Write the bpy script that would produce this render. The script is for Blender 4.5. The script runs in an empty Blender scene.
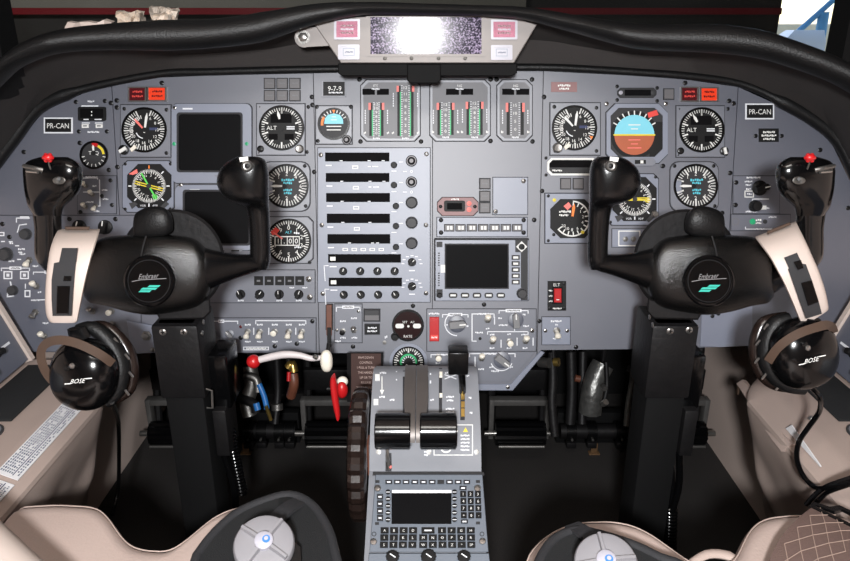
import bpy, bmesh, math, random
from mathutils import Vector, Matrix, noise
random.seed(7)
SC = bpy.context.scene
COL = SC.collection
R = math.radians

# ------------------------------------------------------------ camera, world, lights, exposure
FPX = 694.0                       # focal length in pixels of the 850 px wide frame
PITCH = 20.0
CAM = Vector((0, 0, 1.02))
cd = bpy.data.cameras.new('camera'); cam = bpy.data.objects.new('camera', cd); COL.objects.link(cam)
cd.sensor_width = 36.0; cd.lens = 36.0 * FPX / 850.0; cd.clip_start = 0.02; cd.clip_end = 200
cam.location = CAM; cam.rotation_euler = (R(90 - PITCH), 0, 0)
SC.camera = cam
CM = Matrix.Translation(CAM) @ Matrix.Rotation(R(90 - PITCH), 4, 'X')

w = bpy.data.worlds.new('world'); SC.world = w; w.use_nodes = True
nt = w.node_tree; nt.nodes.clear()
sky = nt.nodes.new('ShaderNodeTexSky'); sky.sky_type = 'NISHITA'; sky.sun_elevation = R(50); sky.sun_disc = False
bg = nt.nodes.new('ShaderNodeBackground'); bg.inputs[1].default_value = 0.35
wo = nt.nodes.new('ShaderNodeOutputWorld')
nt.links.new(sky.outputs[0], bg.inputs[0]); nt.links.new(bg.outputs[0], wo.inputs[0])

def spot(name, loc, target, energy, size, angle, blend, col=(1, 1, 1)):
    l = bpy.data.lights.new(name, 'SPOT'); l.energy = energy; l.shadow_soft_size = size
    l.spot_size = R(angle); l.spot_blend = blend; l.color = col
    o = bpy.data.objects.new(name, l); COL.objects.link(o); o.location = loc
    o.rotation_euler = (Vector(target) - Vector(loc)).to_track_quat('-Z', 'Y').to_euler(); return o
def area(name, loc, target, energy, sx, sy, col=(1, 1, 1)):
    l = bpy.data.lights.new(name, 'AREA'); l.shape = 'RECTANGLE'; l.size = sx; l.size_y = sy; l.energy = energy; l.color = col
    o = bpy.data.objects.new(name, l); COL.objects.link(o); o.location = loc
    o.rotation_euler = (Vector(target) - Vector(loc)).to_track_quat('-Z', 'Y').to_euler(); return o
# the photographer's flash, a hand above and behind the lens, its beam fading outwards
spot('camera_flash', (-0.02, -0.30, 1.12), (0.03, 1.2, 0.70), 100, 0.045, 125, .75, (0.985, 0.99, 1))
# added fill, no lamp seen: lifts the hangar wall and its red stripe
area('hangar_fill', (-4.0, 4.2, 4.5), (-3.2, 7, 1.3), 80, 1.0, .4, (1, .97, .92))
area('overhead_fill', (0, 0.1, 1.58), (0, 0.9, 0.5), 7.0, 0.5, 0.3, (1, 0.95, 0.88))  # added ambient fill overhead, no such lamp in view

SC.view_settings.view_transform = 'Standard'; SC.view_settings.look = 'None'
SC.view_settings.exposure = 0.0; SC.view_settings.gamma = 1.0
try: SC.view_settings.use_curve_mapping = False
except Exception: pass

# ------------------------------------------------------------ materials
MATS = {}
def lin(c): return tuple((x / 255 / 12.92 if x / 255 <= .04045 else ((x / 255 + .055) / 1.055) ** 2.4) for x in c)
def mat(name, rgb, rough=.5, metal=0.0, var=.06, scale=60, bump=0.0, bscale=400, emit=0.0, spec=.5, coat=0.0, ior=1.5):
    m = bpy.data.materials.new(name); m.use_nodes = True; n = m.node_tree.nodes; L = m.node_tree.links
    b = n['Principled BSDF']; c = lin(rgb)
    tc = n.new('ShaderNodeTexCoord'); nz = n.new('ShaderNodeTexNoise'); nz.inputs['Scale'].default_value = scale
    nz.inputs['Detail'].default_value = 4
    L.new(tc.outputs['Object'], nz.inputs['Vector'])
    mx = n.new('ShaderNodeMixRGB'); mx.blend_type = 'MIX'
    mx.inputs[1].default_value = tuple(x * (1 - var) for x in c) + (1,); mx.inputs[2].default_value = tuple(min(1, x * (1 + var)) for x in c) + (1,)
    L.new(nz.outputs['Fac'], mx.inputs[0]); L.new(mx.outputs[0], b.inputs['Base Color'])
    b.inputs['Roughness'].default_value = rough; b.inputs['Metallic'].default_value = metal
    b.inputs['Specular IOR Level'].default_value = spec
    b.inputs['IOR'].default_value = ior
    if coat: b.inputs['Coat Weight'].default_value = coat
    if bump:
        n2 = n.new('ShaderNodeTexNoise'); n2.inputs['Scale'].default_value = bscale; n2.inputs['Detail'].default_value = 3
        bp = n.new('ShaderNodeBump'); bp.inputs['Strength'].default_value = bump; bp.inputs['Distance'].default_value = .002
        L.new(tc.outputs['Object'], n2.inputs['Vector']); L.new(n2.outputs['Fac'], bp.inputs['Height']); L.new(bp.outputs[0], b.inputs['Normal'])
    if emit:
        L.new(mx.outputs[0], b.inputs['Emission Color']); b.inputs['Emission Strength'].default_value = emit
    MATS[name] = m; return m
mat('panel', (80, 83, 96), .51, 0, .04, 30, .08, 900, 0, 1.0, 0, 1.68)
mat('subpanel', (82, 86, 100), .51, 0, .04, 30, .08, 900, 0, 1.0, 0, 1.68)
mat('bezel', (104, 107, 118), .48, 0, .04, 40, .08, 900, 0, 1.0, 0, 1.66)
mat('bezelblue', (118, 124, 141), .48, 0, .04, 40, .08, 900, 0, 1.0, 0, 1.6)
mat('greyface', (112, 112, 116), .5, 0, .05, 60)
mat('seam', (38, 38, 42), .7)
mat('dialblack', (17, 17, 18), .55, 0, .1, 80, 0, 400, 0, .3)
mat('dialgrey', (48, 48, 50), .55, 0, .1, 80, 0, 400, 0, .35)
mat('blackplastic', (10, 10, 11), .26, 0, .15, 90, .1, 700, 0, .4)
mat('blackknob', (20, 20, 21), .5, 0, .15, 120, .1, 700, 0, .25)
mat('greyknob', (62, 62, 64), .5, 0, .1, 120, .1, 700, 0, .3)
mat('screwblack', (22, 22, 24), .3, .3, .2, 200)
mat('steel', (175, 172, 168), .28, .9, .12, 200)
mat('dullsteel', (120, 118, 115), .42, .85, .2, 120, .2, 300)
mat('brass', (190, 160, 90), .3, .9, .2, 120)
mat('white', (228, 228, 225), .5, 0, .02)
mat('legend', (228, 230, 235), .55, 0, .02)
mat('cyan', (88, 196, 214), .5, 0, .03)
mat('skyblue', (128, 208, 226), .45, 0, .05)
mat('earth', (176, 92, 60), .45, 0, .06)
mat('earthgrey', (70, 66, 64), .45, 0, .06)
mat('red', (186, 26, 30), .35, 0, .06, 60, 0, 400, 0, .5, .3)
mat('redflag', (226, 70, 62), .5, 0, .04)
mat('orangelens', (225, 62, 34), .25, 0, .25, 500, .2, 900, .25)
mat('darkredlens', (80, 20, 26), .25, 0, .3, 500, .2, 900)
mat('pinklens', (176, 100, 124), .4, 0, .35, 700, .3, 900)
mat('whitelens', (172, 170, 180), .3, 0, .05, 300)
mat('chrome', (225, 224, 226), .16, 1, .05)
mat('yellow', (222, 200, 52), .5, 0, .05)
mat('greenneedle', (96, 216, 92), .5, 0, .05)
mat('greenband', (46, 176, 110), .5, 0, .05)
mat('greenlens', (40, 160, 110), .3, 0, .2, 300)
mat('orange', (240, 130, 50), .5, 0, .05)
mat('pinkmark', (240, 120, 112), .5, 0, .05)
mat('screen', (8, 8, 10), .6, 0, .2, 40, 0, 400, 0, .1)
mat('window', (8, 7, 9), .7, 0, .3, 80, 0, 400, 0, .1)
mat('redwindow', (34, 10, 10), .35, 0, .3, 80, 0, 400, 0, .15)
mat('mirrorscreen', (46, 34, 66), .12, 0, .9, 330, .022, 620, 0, .5, 0, 1.2)
def dusty(m):
    n = m.node_tree.nodes; L = m.node_tree.links; b = n['Principled BSDF']; tc = n.new('ShaderNodeTexCoord'); z = n.new('ShaderNodeTexNoise'); z.inputs['Scale'].default_value = 420; z.inputs['Detail'].default_value = 6
    r = n.new('ShaderNodeValToRGB'); r.color_ramp.elements[0].position = .47; r.color_ramp.elements[0].color = (.012, .008, .022, 1); r.color_ramp.elements[1].position = .66; r.color_ramp.elements[1].color = (.42, .34, .5, 1)
    L.new(tc.outputs['Object'], z.inputs['Vector']); L.new(z.outputs['Fac'], r.inputs[0]); L.new(r.outputs[0], b.inputs['Base Color'])
    q = n.new('ShaderNodeMapRange'); q.inputs[3].default_value = .09; q.inputs[4].default_value = .20; L.new(z.outputs['Fac'], q.inputs[0]); L.new(q.outputs[0], b.inputs['Roughness'])
dusty(MATS['mirrorscreen'])
mat('hangarpale', (150, 146, 140), .8, 0, .15, 2)
mat('annsilver', (128, 122, 119), .5, .2, .06, 60)
mat('brownplacard', (72, 52, 48), .6, 0, .06)
mat('roseplacard', (140, 104, 104), .5, 0, .06)
mat('button', (104, 102, 104), .5, 0, .06)
mat('leatherblack', (15, 15, 16), .46, 0, .15, 80, .35, 420, 0, .35)
mat('shroud', (50, 46, 45), .9, 0, .1, 40, .2, 300)
mat('crackle', (11, 11, 11), .24, 0, .15, 120, .35, 620, 0, .6)
mat('glossblack', (8, 8, 9), .15, 0, .1, 80, .03, 200, 0, .45)
mat('matteblack', (11, 11, 12), .75, 0, .15, 80, 0, 400, 0, .2)
mat('darkpart', (24, 23, 24), .5, .2, .3, 60, .3, 120, 0, .3)
mat('carpet', (40, 37, 36), .95, 0, .3, 250, .8, 500)
mat('cream', (176, 158, 149), .6, 0, .04, 25, .15, 350)
mat('leathercream', (194, 174, 165), .5, 0, .03, 20, .22, 260)
mat('headband', (200, 185, 176), .45, 0, .02, 40)
mat('brownbracket', (72, 56, 46), .5, 0, .1, 60)
mat('padblack', (21, 22, 24), .8, 0, .25, 500, .6, 900)
mat('bindblack', (38, 38, 41), .75, 0, .2, 500, .5, 900)
mat('bucklegrey', (132, 130, 134), .5, 0, .03, 60)
mat('belt', (104, 84, 78), .65, 0, .15, 300, .5, 700)
mat('paper', (225, 224, 226), .7, 0, .03)
mat('inkblue', (52, 60, 96), .7, 0, .1)
mat('inkgrey', (112, 118, 134), .7, 0, .1)
mat('bluehose', (40, 110, 180), .4, 0, .15)
mat('wheelbrown', (34, 25, 22), .24, .1, .25, 120, .05, 300, 0, .6)
mat('ivory', (238, 232, 218), .4, 0, .03)
mat('woodbrown', (104, 62, 46), .45, 0, .3, 80)
mat('quadgrey', (126, 128, 134), .55, 0, .05, 50, .06, 600, 0, .4)
mat('pedgrey', (106, 113, 123), .5, 0, .05, 50, .08, 700)
mat('hangar', (60, 58, 58), .8, 0, .2, 3)
mat('stripe', (150, 26, 40), .6, 0, .1, 4)
mat('palewall', (235, 215, 180), .7, 0, .2, 1.2)
mat('palewhite', (240, 240, 240), .6, 0, .1, 2)
mat('steelblue', (90, 150, 190), .6, 0, .1, 2)
mat('teal', (60, 178, 160), .4, 0, .05)
mat('silverink', (170, 170, 172), .35, .6, .05)
mat('leverwhite', (206, 198, 198), .4, 0, .03)
mat('knobgrey', (122, 122, 124), .45, 0, .1, 120, .1, 700)
mat('wallcream', (212, 193, 183), .65, 0, .05, 12, .12, 300)

mat('armgrey', (104, 98, 95), .45, .5, .06, 60)
mat('darksteel', (104, 102, 100), .4, .4, .2, 90)
mat('foil', (110, 110, 108), .35, .7, .5, 90, 1.0, 90)
mat('rust', (104, 78, 52), .7, .2, .3, 120)
mat('roseplate', (200, 176, 168), .6, 0, .05)
mat('plasticwrap', (226, 212, 198), .25, 0, .25, 200, .4, 300, 0, .8)
mat('stitch', (160, 138, 126), .7, 0, .1)
mat('logoblue', (60, 120, 190), .4, 0, .1)

# ------------------------------------------------------------ frames: planes that stand in the cockpit
def ray(px, py):
    return CM.to_3x3() @ Vector(((px - 425) / FPX, (280.5 - py) / FPX, -1))
def W(px, py, d): return CAM + ray(px, py) * d
def Wx(px, py, x): r = ray(px, py); return CAM + r * ((x - CAM.x) / r.x)
def Wy(px, py, y): r = ray(px, py); return CAM + r * ((y - CAM.y) / r.y)
def Wz(px, py, z): r = ray(px, py); return CAM + r * ((z - CAM.z) / r.z)

class Frame:
    """a flat face in the cockpit; P maps a point of it (and a height above it in mm) to local coordinates"""
    def __init__(s, px, py, d, k=0.0, kx=0.0, plane=None, flip=None):
        s.k, s.kx, s.flip = k, kx, flip
        X0, Y0 = (px - 425) / FPX * d, (280.5 - py) / FPX * d
        s.c = d + k * Y0 + kx * X0
        s._org(px, py)
    def _org(s, px, py):
        s.px, s.py = px, py
        s.o = s._cam(px, py)
        N = Vector((-s.kx, -s.k, 1)).normalized(); U = Vector((1, 0, s.kx)).normalized(); V = N.cross(U)
        s.U, s.V, s.N = U, V, N
        m = Matrix((U, V, N)).transposed().to_4x4(); m.translation = s.o
        s.M = CM @ m
        s.s = s._cam(px + 1, py).z and ((s._cam(px + 1, py) - s.o).length)
    def _cam(s, px, py):
        a, b = (px - 425) / FPX, (280.5 - py) / FPX
        t = s.c / (1 + s.k * b + s.kx * a); return Vector((a * t, b * t, -t))
    def at(s, px, py):
        f = object.__new__(type(s)); f.__dict__.update(s.__dict__); f._org(s.fx(px), py); return f
    def fx(s, px): return px if s.flip is None else 2 * s.flip - px
    def P(s, px, py, z=0.0):
        p = s._cam(s.fx(px), py) - s.o
        return Vector((p.dot(s.U), p.dot(s.V), z * .001))
    def world(s, px, py, z=0.0): return s.M @ s.P(px, py, z)

class WorldFrame:
    """local coordinates about a world point"""
    def __init__(s, o=(0, 0, 0)): s.o = Vector(o); s.M = Matrix.Translation(s.o)
    def P(s, x, y, z=0.0): return Vector((x, y, z)) - s.o

_TXT = {}
def text_mesh(t):
    if t in _TXT: return _TXT[t]
    c = bpy.data.curves.new('t', 'FONT'); c.body = t; c.size = 1; c.resolution_u = 2
    o = bpy.data.objects.new('t', c); me = bpy.data.meshes.new_from_object(o)
    vs = [(v.co.x, v.co.y) for v in me.vertices]; fs = [tuple(p.vertices) for p in me.polygons]
    bpy.data.objects.remove(o); bpy.data.curves.remove(c); bpy.data.meshes.remove(me)
    x0 = min(v[0] for v in vs); x1 = max(v[0] for v in vs)
    vs = [((x - (x0 + x1) / 2) / .70, (y - .35) / .70) for x, y in vs]
    _TXT[t] = (vs, fs); return _TXT[t]

def catmull(pts, n):
    P = [Vector(p) for p in pts]; out = []
    for i in range(len(P) - 1):
        a = P[max(i - 1, 0)]; b = P[i]; c = P[i + 1]; d = P[min(i + 2, len(P) - 1)]
        for j in range(n):
            t = j / n
            out.append(.5 * ((2 * b) + (c - a) * t + (2 * a - 5 * b + 4 * c - d) * t * t + (3 * b - a - 3 * c + d) * t ** 3))
    out.append(P[-1]); return out

class G:
    """collects shapes and links them as ONE mesh object"""
    def __init__(s, fr): s.fr = fr; s.v = []; s.f = []; s.mi = []; s.mats = []
    def m(s, name):
        if name not in s.mats: s.mats.append(name)
        return s.mats.index(name)
    def add(s, vs, fs, mt):
        b = len(s.v); k = s.m(mt); s.v += [Vector(v) for v in vs]
        for f in fs: s.f.append([b + i for i in f]); s.mi.append(k)
    # shapes given on the frame: positions in frame pixels, heights in mm
    def prism(s, pts, z0, z1, mt, ch=0.0, top=None):
        P = s.fr.P; n = len(pts)
        cx = sum(p[0] for p in pts) / n; cy = sum(p[1] for p in pts) / n
        rings = [[P(x, y, z0) for x, y in pts]]
        if ch:
            px = ch / 1.8
            rings.append([P(x, y, z1 - min(ch, (z1 - z0) * .9)) for x, y in pts])
            rings.append([P(*inset(pts, i, px), z1) for i in range(n)])
        else: rings.append([P(x, y, z1) for x, y in pts])
        vs = [v for r in rings for v in r]; fs = []
        for k in range(len(rings) - 1):
            for i in range(n): j = (i + 1) % n; fs.append([k * n + i, k * n + j, (k + 1) * n + j, (k + 1) * n + i])
        s.add(vs, fs, mt)
        s.add(rings[-1], [list(range(n))], top or mt)
        s.add(rings[0], [list(range(n))[::-1]], mt)
    def rect(s, x0, y0, x1, y1, z0, z1, mt, ch=0.0, cut=0.0, rnd=0.0, top=None):
        s.prism(rectpts(x0, y0, x1, y1, cut, rnd), z0, z1, mt, ch, top)
    def frame(s, x0, y0, x1, y1, wd, z0, z1, mt, cut=0.0, rnd=0.0, ch=.3):
        """a hollow border"""
        s.hollow(rectpts(x0, y0, x1, y1, cut, rnd), rectpts(x0 + wd, y0 + wd, x1 - wd, y1 - wd, max(cut - wd * .6, .01) if cut else 0, max(rnd - wd * .6, .01) if rnd else 0), z0, z1, mt)
    def hollow(s, A, B, z0, z1, mt):
        P = s.fr.P; n = len(A)
        rings = [[P(x, y, z0) for x, y in A], [P(x, y, z1) for x, y in A], [P(x, y, z1) for x, y in B], [P(x, y, z0) for x, y in B]]
        fs = []
        for k in range(4):
            for i in range(n): j = (i + 1) % n; q = (k + 1) % 4; fs.append([k * n + i, k * n + j, q * n + j, q * n + i])
        s.add([v for r in rings for v in r], fs, mt)
    def disc(s, cx, cy, r, z0, z1, mt, n=32, ch=0.0, top=None):
        s.prism([(cx + r * math.cos(2 * math.pi * i / n), cy - r * math.sin(2 * math.pi * i / n)) for i in range(n)], z0, z1, mt, ch, top)
    def ring(s, cx, cy, r0, r1, z0, z1, mt, n=40):
        c = [(math.cos(2 * math.pi * i / n), -math.sin(2 * math.pi * i / n)) for i in range(n)]
        s.hollow([(cx + r1 * a, cy + r1 * b) for a, b in c], [(cx + r0 * a, cy + r0 * b) for a, b in c], z0, z1, mt)
    def lathe(s, cx, cy, prof, mt, n=20, ry=1.0):
        P = s.fr.P; vs = []; fs = []
        for r, z in prof:
            for i in range(n): a = 2 * math.pi * i / n; vs.append(P(cx + r * math.cos(a), cy - r * ry * math.sin(a), z))
        m = len(prof)
        for k in range(m - 1):
            for i in range(n): j = (i + 1) % n; fs.append([k * n + i, k * n + j, (k + 1) * n + j, (k + 1) * n + i])
        fs.append([(m - 1) * n + i for i in range(n)]); fs.append([i for i in range(n)][::-1])
        s.add(vs, fs, mt)
    def quad(s, pts, z, mt): s.add([s.fr.P(x, y, z) for x, y in pts], [list(range(len(pts)))[::-1]], mt)
    def bar(s, cx, cy, wd, h, z, mt): s.quad([(cx - wd / 2, cy - h / 2), (cx + wd / 2, cy - h / 2), (cx + wd / 2, cy + h / 2), (cx - wd / 2, cy + h / 2)], z, mt)
    def line(s, pts, wd, z, mt):
        for (x0, y0), (x1, y1) in zip(pts, pts[1:]):
            l = math.hypot(x1 - x0, y1 - y0) or 1; ux, uy = (x1 - x0) / l, (y1 - y0) / l; nx, ny = -uy * wd / 2, ux * wd / 2
            x0 -= ux * wd / 2; y0 -= uy * wd / 2; x1 += ux * wd / 2; y1 += uy * wd / 2
            s.quad([(x0 + nx, y0 + ny), (x1 + nx, y1 + ny), (x1 - nx, y1 - ny), (x0 - nx, y0 - ny)], z, mt)
    def tick(s, cx, cy, r0, r1, a, wd, z, mt):
        sn, cs = math.sin(R(a)), -math.cos(R(a))
        s.line([(cx + r0 * sn, cy + r0 * cs), (cx + r1 * sn, cy + r1 * cs)], wd, z, mt)
    def ticks(s, cx, cy, r0, r1, a0, a1, n, wd, z, mt):
        for i in range(n + 1): s.tick(cx, cy, r0, r1, a0 + (a1 - a0) * i / n, wd, z, mt)
    def arc(s, cx, cy, r0, r1, a0, a1, z, mt):
        n = max(3, int(abs(a1 - a0) / 8)); A = [R(a0 + (a1 - a0) * i / n) for i in range(n + 1)]
        pts0 = [s.fr.P(cx + r0 * math.sin(a), cy - r0 * math.cos(a), z) for a in A]; pts1 = [s.fr.P(cx + r1 * math.sin(a), cy - r1 * math.cos(a), z) for a in A]
        s.add(pts0 + pts1, [[i, i + 1, n + 2 + i, n + 1 + i] for i in range(n)], mt)
    def text(s, t, cx, cy, h, z, mt, ang=0.0, sx=1.0, shear=0.0):
        vs, fs = text_mesh(t); ca, sa = math.cos(R(ang)), math.sin(R(ang)); o = []
        for x, y in vs:
            x, y = x * h * sx + y * h * shear, y * h
            o.append(s.fr.P(cx + x * ca + y * sa, cy + x * sa - y * ca, z))
        s.add(o, fs, mt)
    def word(s, cx, cy, wd, h, z, mt):
        """an illegible small word: strokes of letter size"""
        n = max(2, int(wd / (h * .8))); st = wd / n
        for i in range(n):
            x = cx - wd / 2 + st * (i + .5); q = (i * 7 + int(cx) * 3 + int(cy)) % 3
            s.bar(x, cy + (0, .12, -.12)[q] * h, st * (.82, .7, .78)[q], h * (1, .76, .76)[q], z, mt)
    # free shapes: local 3-D points
    def tube3(s, pts, rad, mt, n=10, sub=0, flat=1.0, cap=True):
        if sub: pts = catmull(pts, sub)
        pts = [Vector(p) for p in pts]; m = len(pts)
        if not isinstance(rad, (list, tuple)): rad = [rad] * m
        elif sub: 
            rr = []
            for i in range(len(rad) - 1): rr += [rad[i] + (rad[i + 1] - rad[i]) * j / sub for j in range(sub)]
            rad = rr + [rad[-1]]
        ref = None; vs = []; fs = []
        for i, p in enumerate(pts):
            t = (pts[min(i + 1, m - 1)] - pts[max(i - 1, 0)]).normalized()
            if ref is None:
                ref = Vector((0, 0, 1)) if abs(t.z) < .9 else Vector((1, 0, 0))
            a = (ref - t * ref.dot(t)).normalized(); ref = a; b = t.cross(a)
            for j in range(n): q = 2 * math.pi * j / n; vs.append(p + (a * math.cos(q) * flat + b * math.sin(q)) * rad[i])
        for i in range(m - 1):
            for j in range(n): k = (j + 1) % n; fs.append([i * n + j, i * n + k, (i + 1) * n + k, (i + 1) * n + j])
        if cap: fs.append(list(range(n))[::-1]); fs.append([(m - 1) * n + j for j in range(n)])
        s.add(vs, fs, mt)
    def tube(s, pts, mt, n=10, sub=4, flat=1.0):
        """(px, py, z mm, radius px) along the way"""
        s.tube3([s.fr.P(p[0], p[1], p[2]) for p in pts], [p[3] * s.fr.s for p in pts], mt, n, sub, flat)
    def loft3(s, rings, mt, cap=True, closed=True):
        n = len(rings[0]); vs = [v for r in rings for v in r]; fs = []
        for i in range(len(rings) - 1):
            for j in range(n if closed else n - 1): k = (j + 1) % n; fs.append([i * n + j, i * n + k, (i + 1) * n + k, (i + 1) * n + j])
        if cap and closed: fs.append(list(range(n))[::-1]); fs.append([(len(rings) - 1) * n + j for j in range(n)])
        s.add(vs, fs, mt)
    def ellipsoid(s, c, rx, ry, rz, mt, M=None, nu=24, nv=14, e=1.0):
        vs = []; fs = []; c = Vector(c)
        pw = lambda x: math.copysign(abs(x) ** e, x)
        for i in range(nv + 1):
            t = math.pi * (i + (.02 if i == 0 else -.02 if i == nv else 0)) / nv
            for j in range(nu):
                a = 2 * math.pi * j / nu; p = Vector((rx * pw(math.sin(t)) * pw(math.cos(a)), ry * pw(math.sin(t)) * pw(math.sin(a)), rz * pw(math.cos(t))))
                vs.append(c + (M @ p if M else p))
        for i in range(nv):
            for j in range(nu): k = (j + 1) % nu; fs.append([i * nu + j, (i + 1) * nu + j, (i + 1) * nu + k, i * nu + k])
        fs.append(list(range(nu))); fs.append([nv * nu + j for j in range(nu)][::-1])
        s.add(vs, fs, mt)
    def box3(s, lo, hi, mt, ch=0.0, M=None):
        lo, hi = Vector(lo), Vector(hi); c = (lo + hi) / 2; h = (hi - lo) / 2
        if not ch:
            vs = [c + (M @ Vector((h.x * x, h.y * y, h.z * z)) if M else Vector((h.x * x, h.y * y, h.z * z))) for x in (-1, 1) for y in (-1, 1) for z in (-1, 1)]
            s.add(vs, [[0, 1, 3, 2], [4, 6, 7, 5], [0, 4, 5, 1], [2, 3, 7, 6], [0, 2, 6, 4], [1, 5, 7, 3]], mt); return
        bm = bmesh.new(); bmesh.ops.create_cube(bm, size=2)
        for v in bm.verts: v.co = Vector((v.co.x * h.x, v.co.y * h.y, v.co.z * h.z))
        bmesh.ops.bevel(bm, geom=bm.edges[:], offset=ch, segments=2, affect='EDGES', profile=.5)
        bm.verts.index_update(); vs = [c + (M @ v.co if M else v.co.copy()) for v in bm.verts]; fs = [[v.index for v in f.verts] for f in bm.faces]; bm.free()
        s.add(vs, fs, mt)
    def build(s, name, parent=None, ang=38, sub=0):
        me = bpy.data.meshes.new(name); me.from_pydata([tuple(v) for v in s.v], [], s.f)
        for k in s.mats: me.materials.append(MATS[k])
        me.polygons.foreach_set('material_index', s.mi)
        bm = bmesh.new(); bm.from_mesh(me); bmesh.ops.recalc_face_normals(bm, faces=bm.faces[:]); bm.to_mesh(me); bm.free()
        me.polygons.foreach_set('use_smooth', [True] * len(me.polygons)); me.set_sharp_from_angle(angle=R(ang)); me.update()
        o = bpy.data.objects.new(name, me); COL.objects.link(o)
        if sub:
            md = o.modifiers.new('Subdivision', 'SUBSURF'); md.levels = md.render_levels = sub
        if parent is None: o.matrix_world = s.fr.M
        else: attach(o, parent, s.fr.M)
        return o

def wmat(o): return o.matrix_basis if o.parent is None else wmat(o.parent) @ o.matrix_parent_inverse @ o.matrix_basis
def attach(o, parent, M):
    o.parent = parent; o.matrix_basis = wmat(parent).inverted() @ M
def inset(pts, i, d):
    n = len(pts); p = Vector(pts[i]); a = (p - Vector(pts[i - 1])).normalized(); b = (Vector(pts[(i + 1) % n]) - p).normalized()
    na, nb = Vector((-a.y, a.x)), Vector((-b.y, b.x)); bi = na + nb
    area2 = sum(pts[j][0] * pts[(j + 1) % n][1] - pts[(j + 1) % n][0] * pts[j][1] for j in range(n))
    if bi.length < 1e-6: bi = na.copy()
    bi = bi.normalized(); q = d / max(.35, bi.dot(na))
    p = p + bi * q * (1 if area2 > 0 else -1); return (p.x, p.y)
def rectpts(x0, y0, x1, y1, cut=0.0, rnd=0.0):
    if cut: return [(x0 + cut, y0), (x1 - cut, y0), (x1, y0 + cut), (x1, y1 - cut), (x1 - cut, y1), (x0 + cut, y1), (x0, y1 - cut), (x0, y0 + cut)]
    if rnd:
        o = []
        for cx, cy, a0 in ((x1 - rnd, y0 + rnd, -90), (x1 - rnd, y1 - rnd, 0), (x0 + rnd, y1 - rnd, 90), (x0 + rnd, y0 + rnd, 180)):
            for i in range(5): a = R(a0 + 22.5 * i); o.append((cx + rnd * math.cos(a), cy + rnd * math.sin(a)))
        return o
    return [(x0, y0), (x1, y0), (x1, y1), (x0, y1)]
def circ(cx, cy, r, n=32): return [(cx + r * math.cos(2 * math.pi * i / n), cy - r * math.sin(2 * math.pi * i / n)) for i in range(n)]

def tag(o, label, cat, group=None, kind=None):
    o['label'] = label; o['category'] = cat
    if group: o['group'] = group
    if kind: o['kind'] = kind
    return o
def thing(name, M, label, cat, group=None):
    o = bpy.data.objects.new(name, None); COL.objects.link(o); o.empty_display_size = .02; o.matrix_basis = M; return tag(o, label, cat, group)
def structure(o, label=None):
    o['kind'] = 'structure'
    if label: o['label'] = label
    return o
class PFrame(Frame):
    """like Frame, for things that stand well clear of the face"""
    def P(s, px, py, z=0.0):
        a, b = (s.fx(px) - 425) / FPX, (280.5 - py) / FPX
        t = (s.c - z * .001 * math.sqrt(1 + s.k ** 2 + s.kx ** 2)) / (1 + s.k * b + s.kx * a)
        p = Vector((a * t, b * t, -t)) - s.o
        return Vector((p.dot(s.U), p.dot(s.V), p.dot(s.N)))
WF = WorldFrame()
# ------------------------------------------------------------ the setting: floor, walls, posts, hangar
g = G(WF); g.box3((-.95, -.8, -.03), (.95, 1.9, 0), 'carpet'); structure(g.build('floor'))
def wall(sx):
    g = G(WF); prof = [(.74, 0), (.74, .445), (.80, .60), (.93, .75), (.95, .95), (1.0, .95), (1.0, 0)]
    r0 = [Vector((sx * x, -.8, z)) for x, z in prof]; r1 = [Vector((sx * x, 1.9, z)) for x, z in prof]
    g.loft3([r0, r1], 'wallcream'); structure(g.build('wall_left' if sx < 0 else 'wall_right'))
wall(-1); wall(1)
g = G(WF); g.box3((-1, 1.82, 0), (1, 1.9, .92), 'matteblack'); structure(g.build('wall_front'))
g = G(WF); g.box3((-1, -.86, 0), (1, -.8, 1.75), 'wallcream'); structure(g.build('wall_back'))
g = G(WF); g.box3((-1, -.8, 1.62), (1, 1.0, 1.68), 'wallcream'); structure(g.build('ceiling'))
# windscreen posts
def post(name, x0, x1, yb):
    g = G(WF); a = Wy(x0, 60, yb); b = Wy(x1, 60, yb)
    g.loft3([[Vector((a.x + dx, yb + dy, z)) if s_ == 0 else Vector((b.x + dx, yb + dy, z)) for s_, dx, dy in ((0, 0, 0), (1, 0, 0), (1, 0, .06), (0, 0, .06))] for z in (.86, 1.66)], 'matteblack'); structure(g.build(name))
post('trim_1', 842, 915, 1.3); post('trim_2', -80, 3, 1.3)
g = G(WF); g.box3((Wy(-200, 60, 1.35).x, 1.35, .6), (Wy(-80, 60, 1.35).x, 1.42, 1.66), 'matteblack'); structure(g.build('trim_3'))
# windscreen pane
m = bpy.data.materials.new('windscreen'); m.use_nodes = True; n_ = m.node_tree.nodes; L_ = m.node_tree.links; n_.clear()
tr = n_.new('ShaderNodeBsdfTransparent'); tr.inputs[0].default_value = (.93, .95, .95, 1); gl = n_.new('ShaderNodeBsdfGlossy'); gl.inputs['Roughness'].default_value = .02
mx = n_.new('ShaderNodeMixShader'); nz = n_.new('ShaderNodeTexNoise'); out = n_.new('ShaderNodeOutputMaterial')
mx.inputs[0].default_value = .04; L_.new(nz.outputs['Fac'], gl.inputs['Roughness']); nz.inputs['Scale'].default_value = 3; L_.new(tr.outputs[0], mx.inputs[1]); L_.new(gl.outputs[0], mx.inputs[2]); L_.new(mx.outputs[0], out.inputs[0]); MATS['windscreen'] = m
g = G(WF); g.loft3([[Vector((x, 1.72, .93)), Vector((x, 1.08, 1.62)), Vector((x, 1.085, 1.625)), Vector((x, 1.725, .935))] for x in (-1.0, 1.0)], 'windscreen'); structure(g.build('window_1'))
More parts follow.
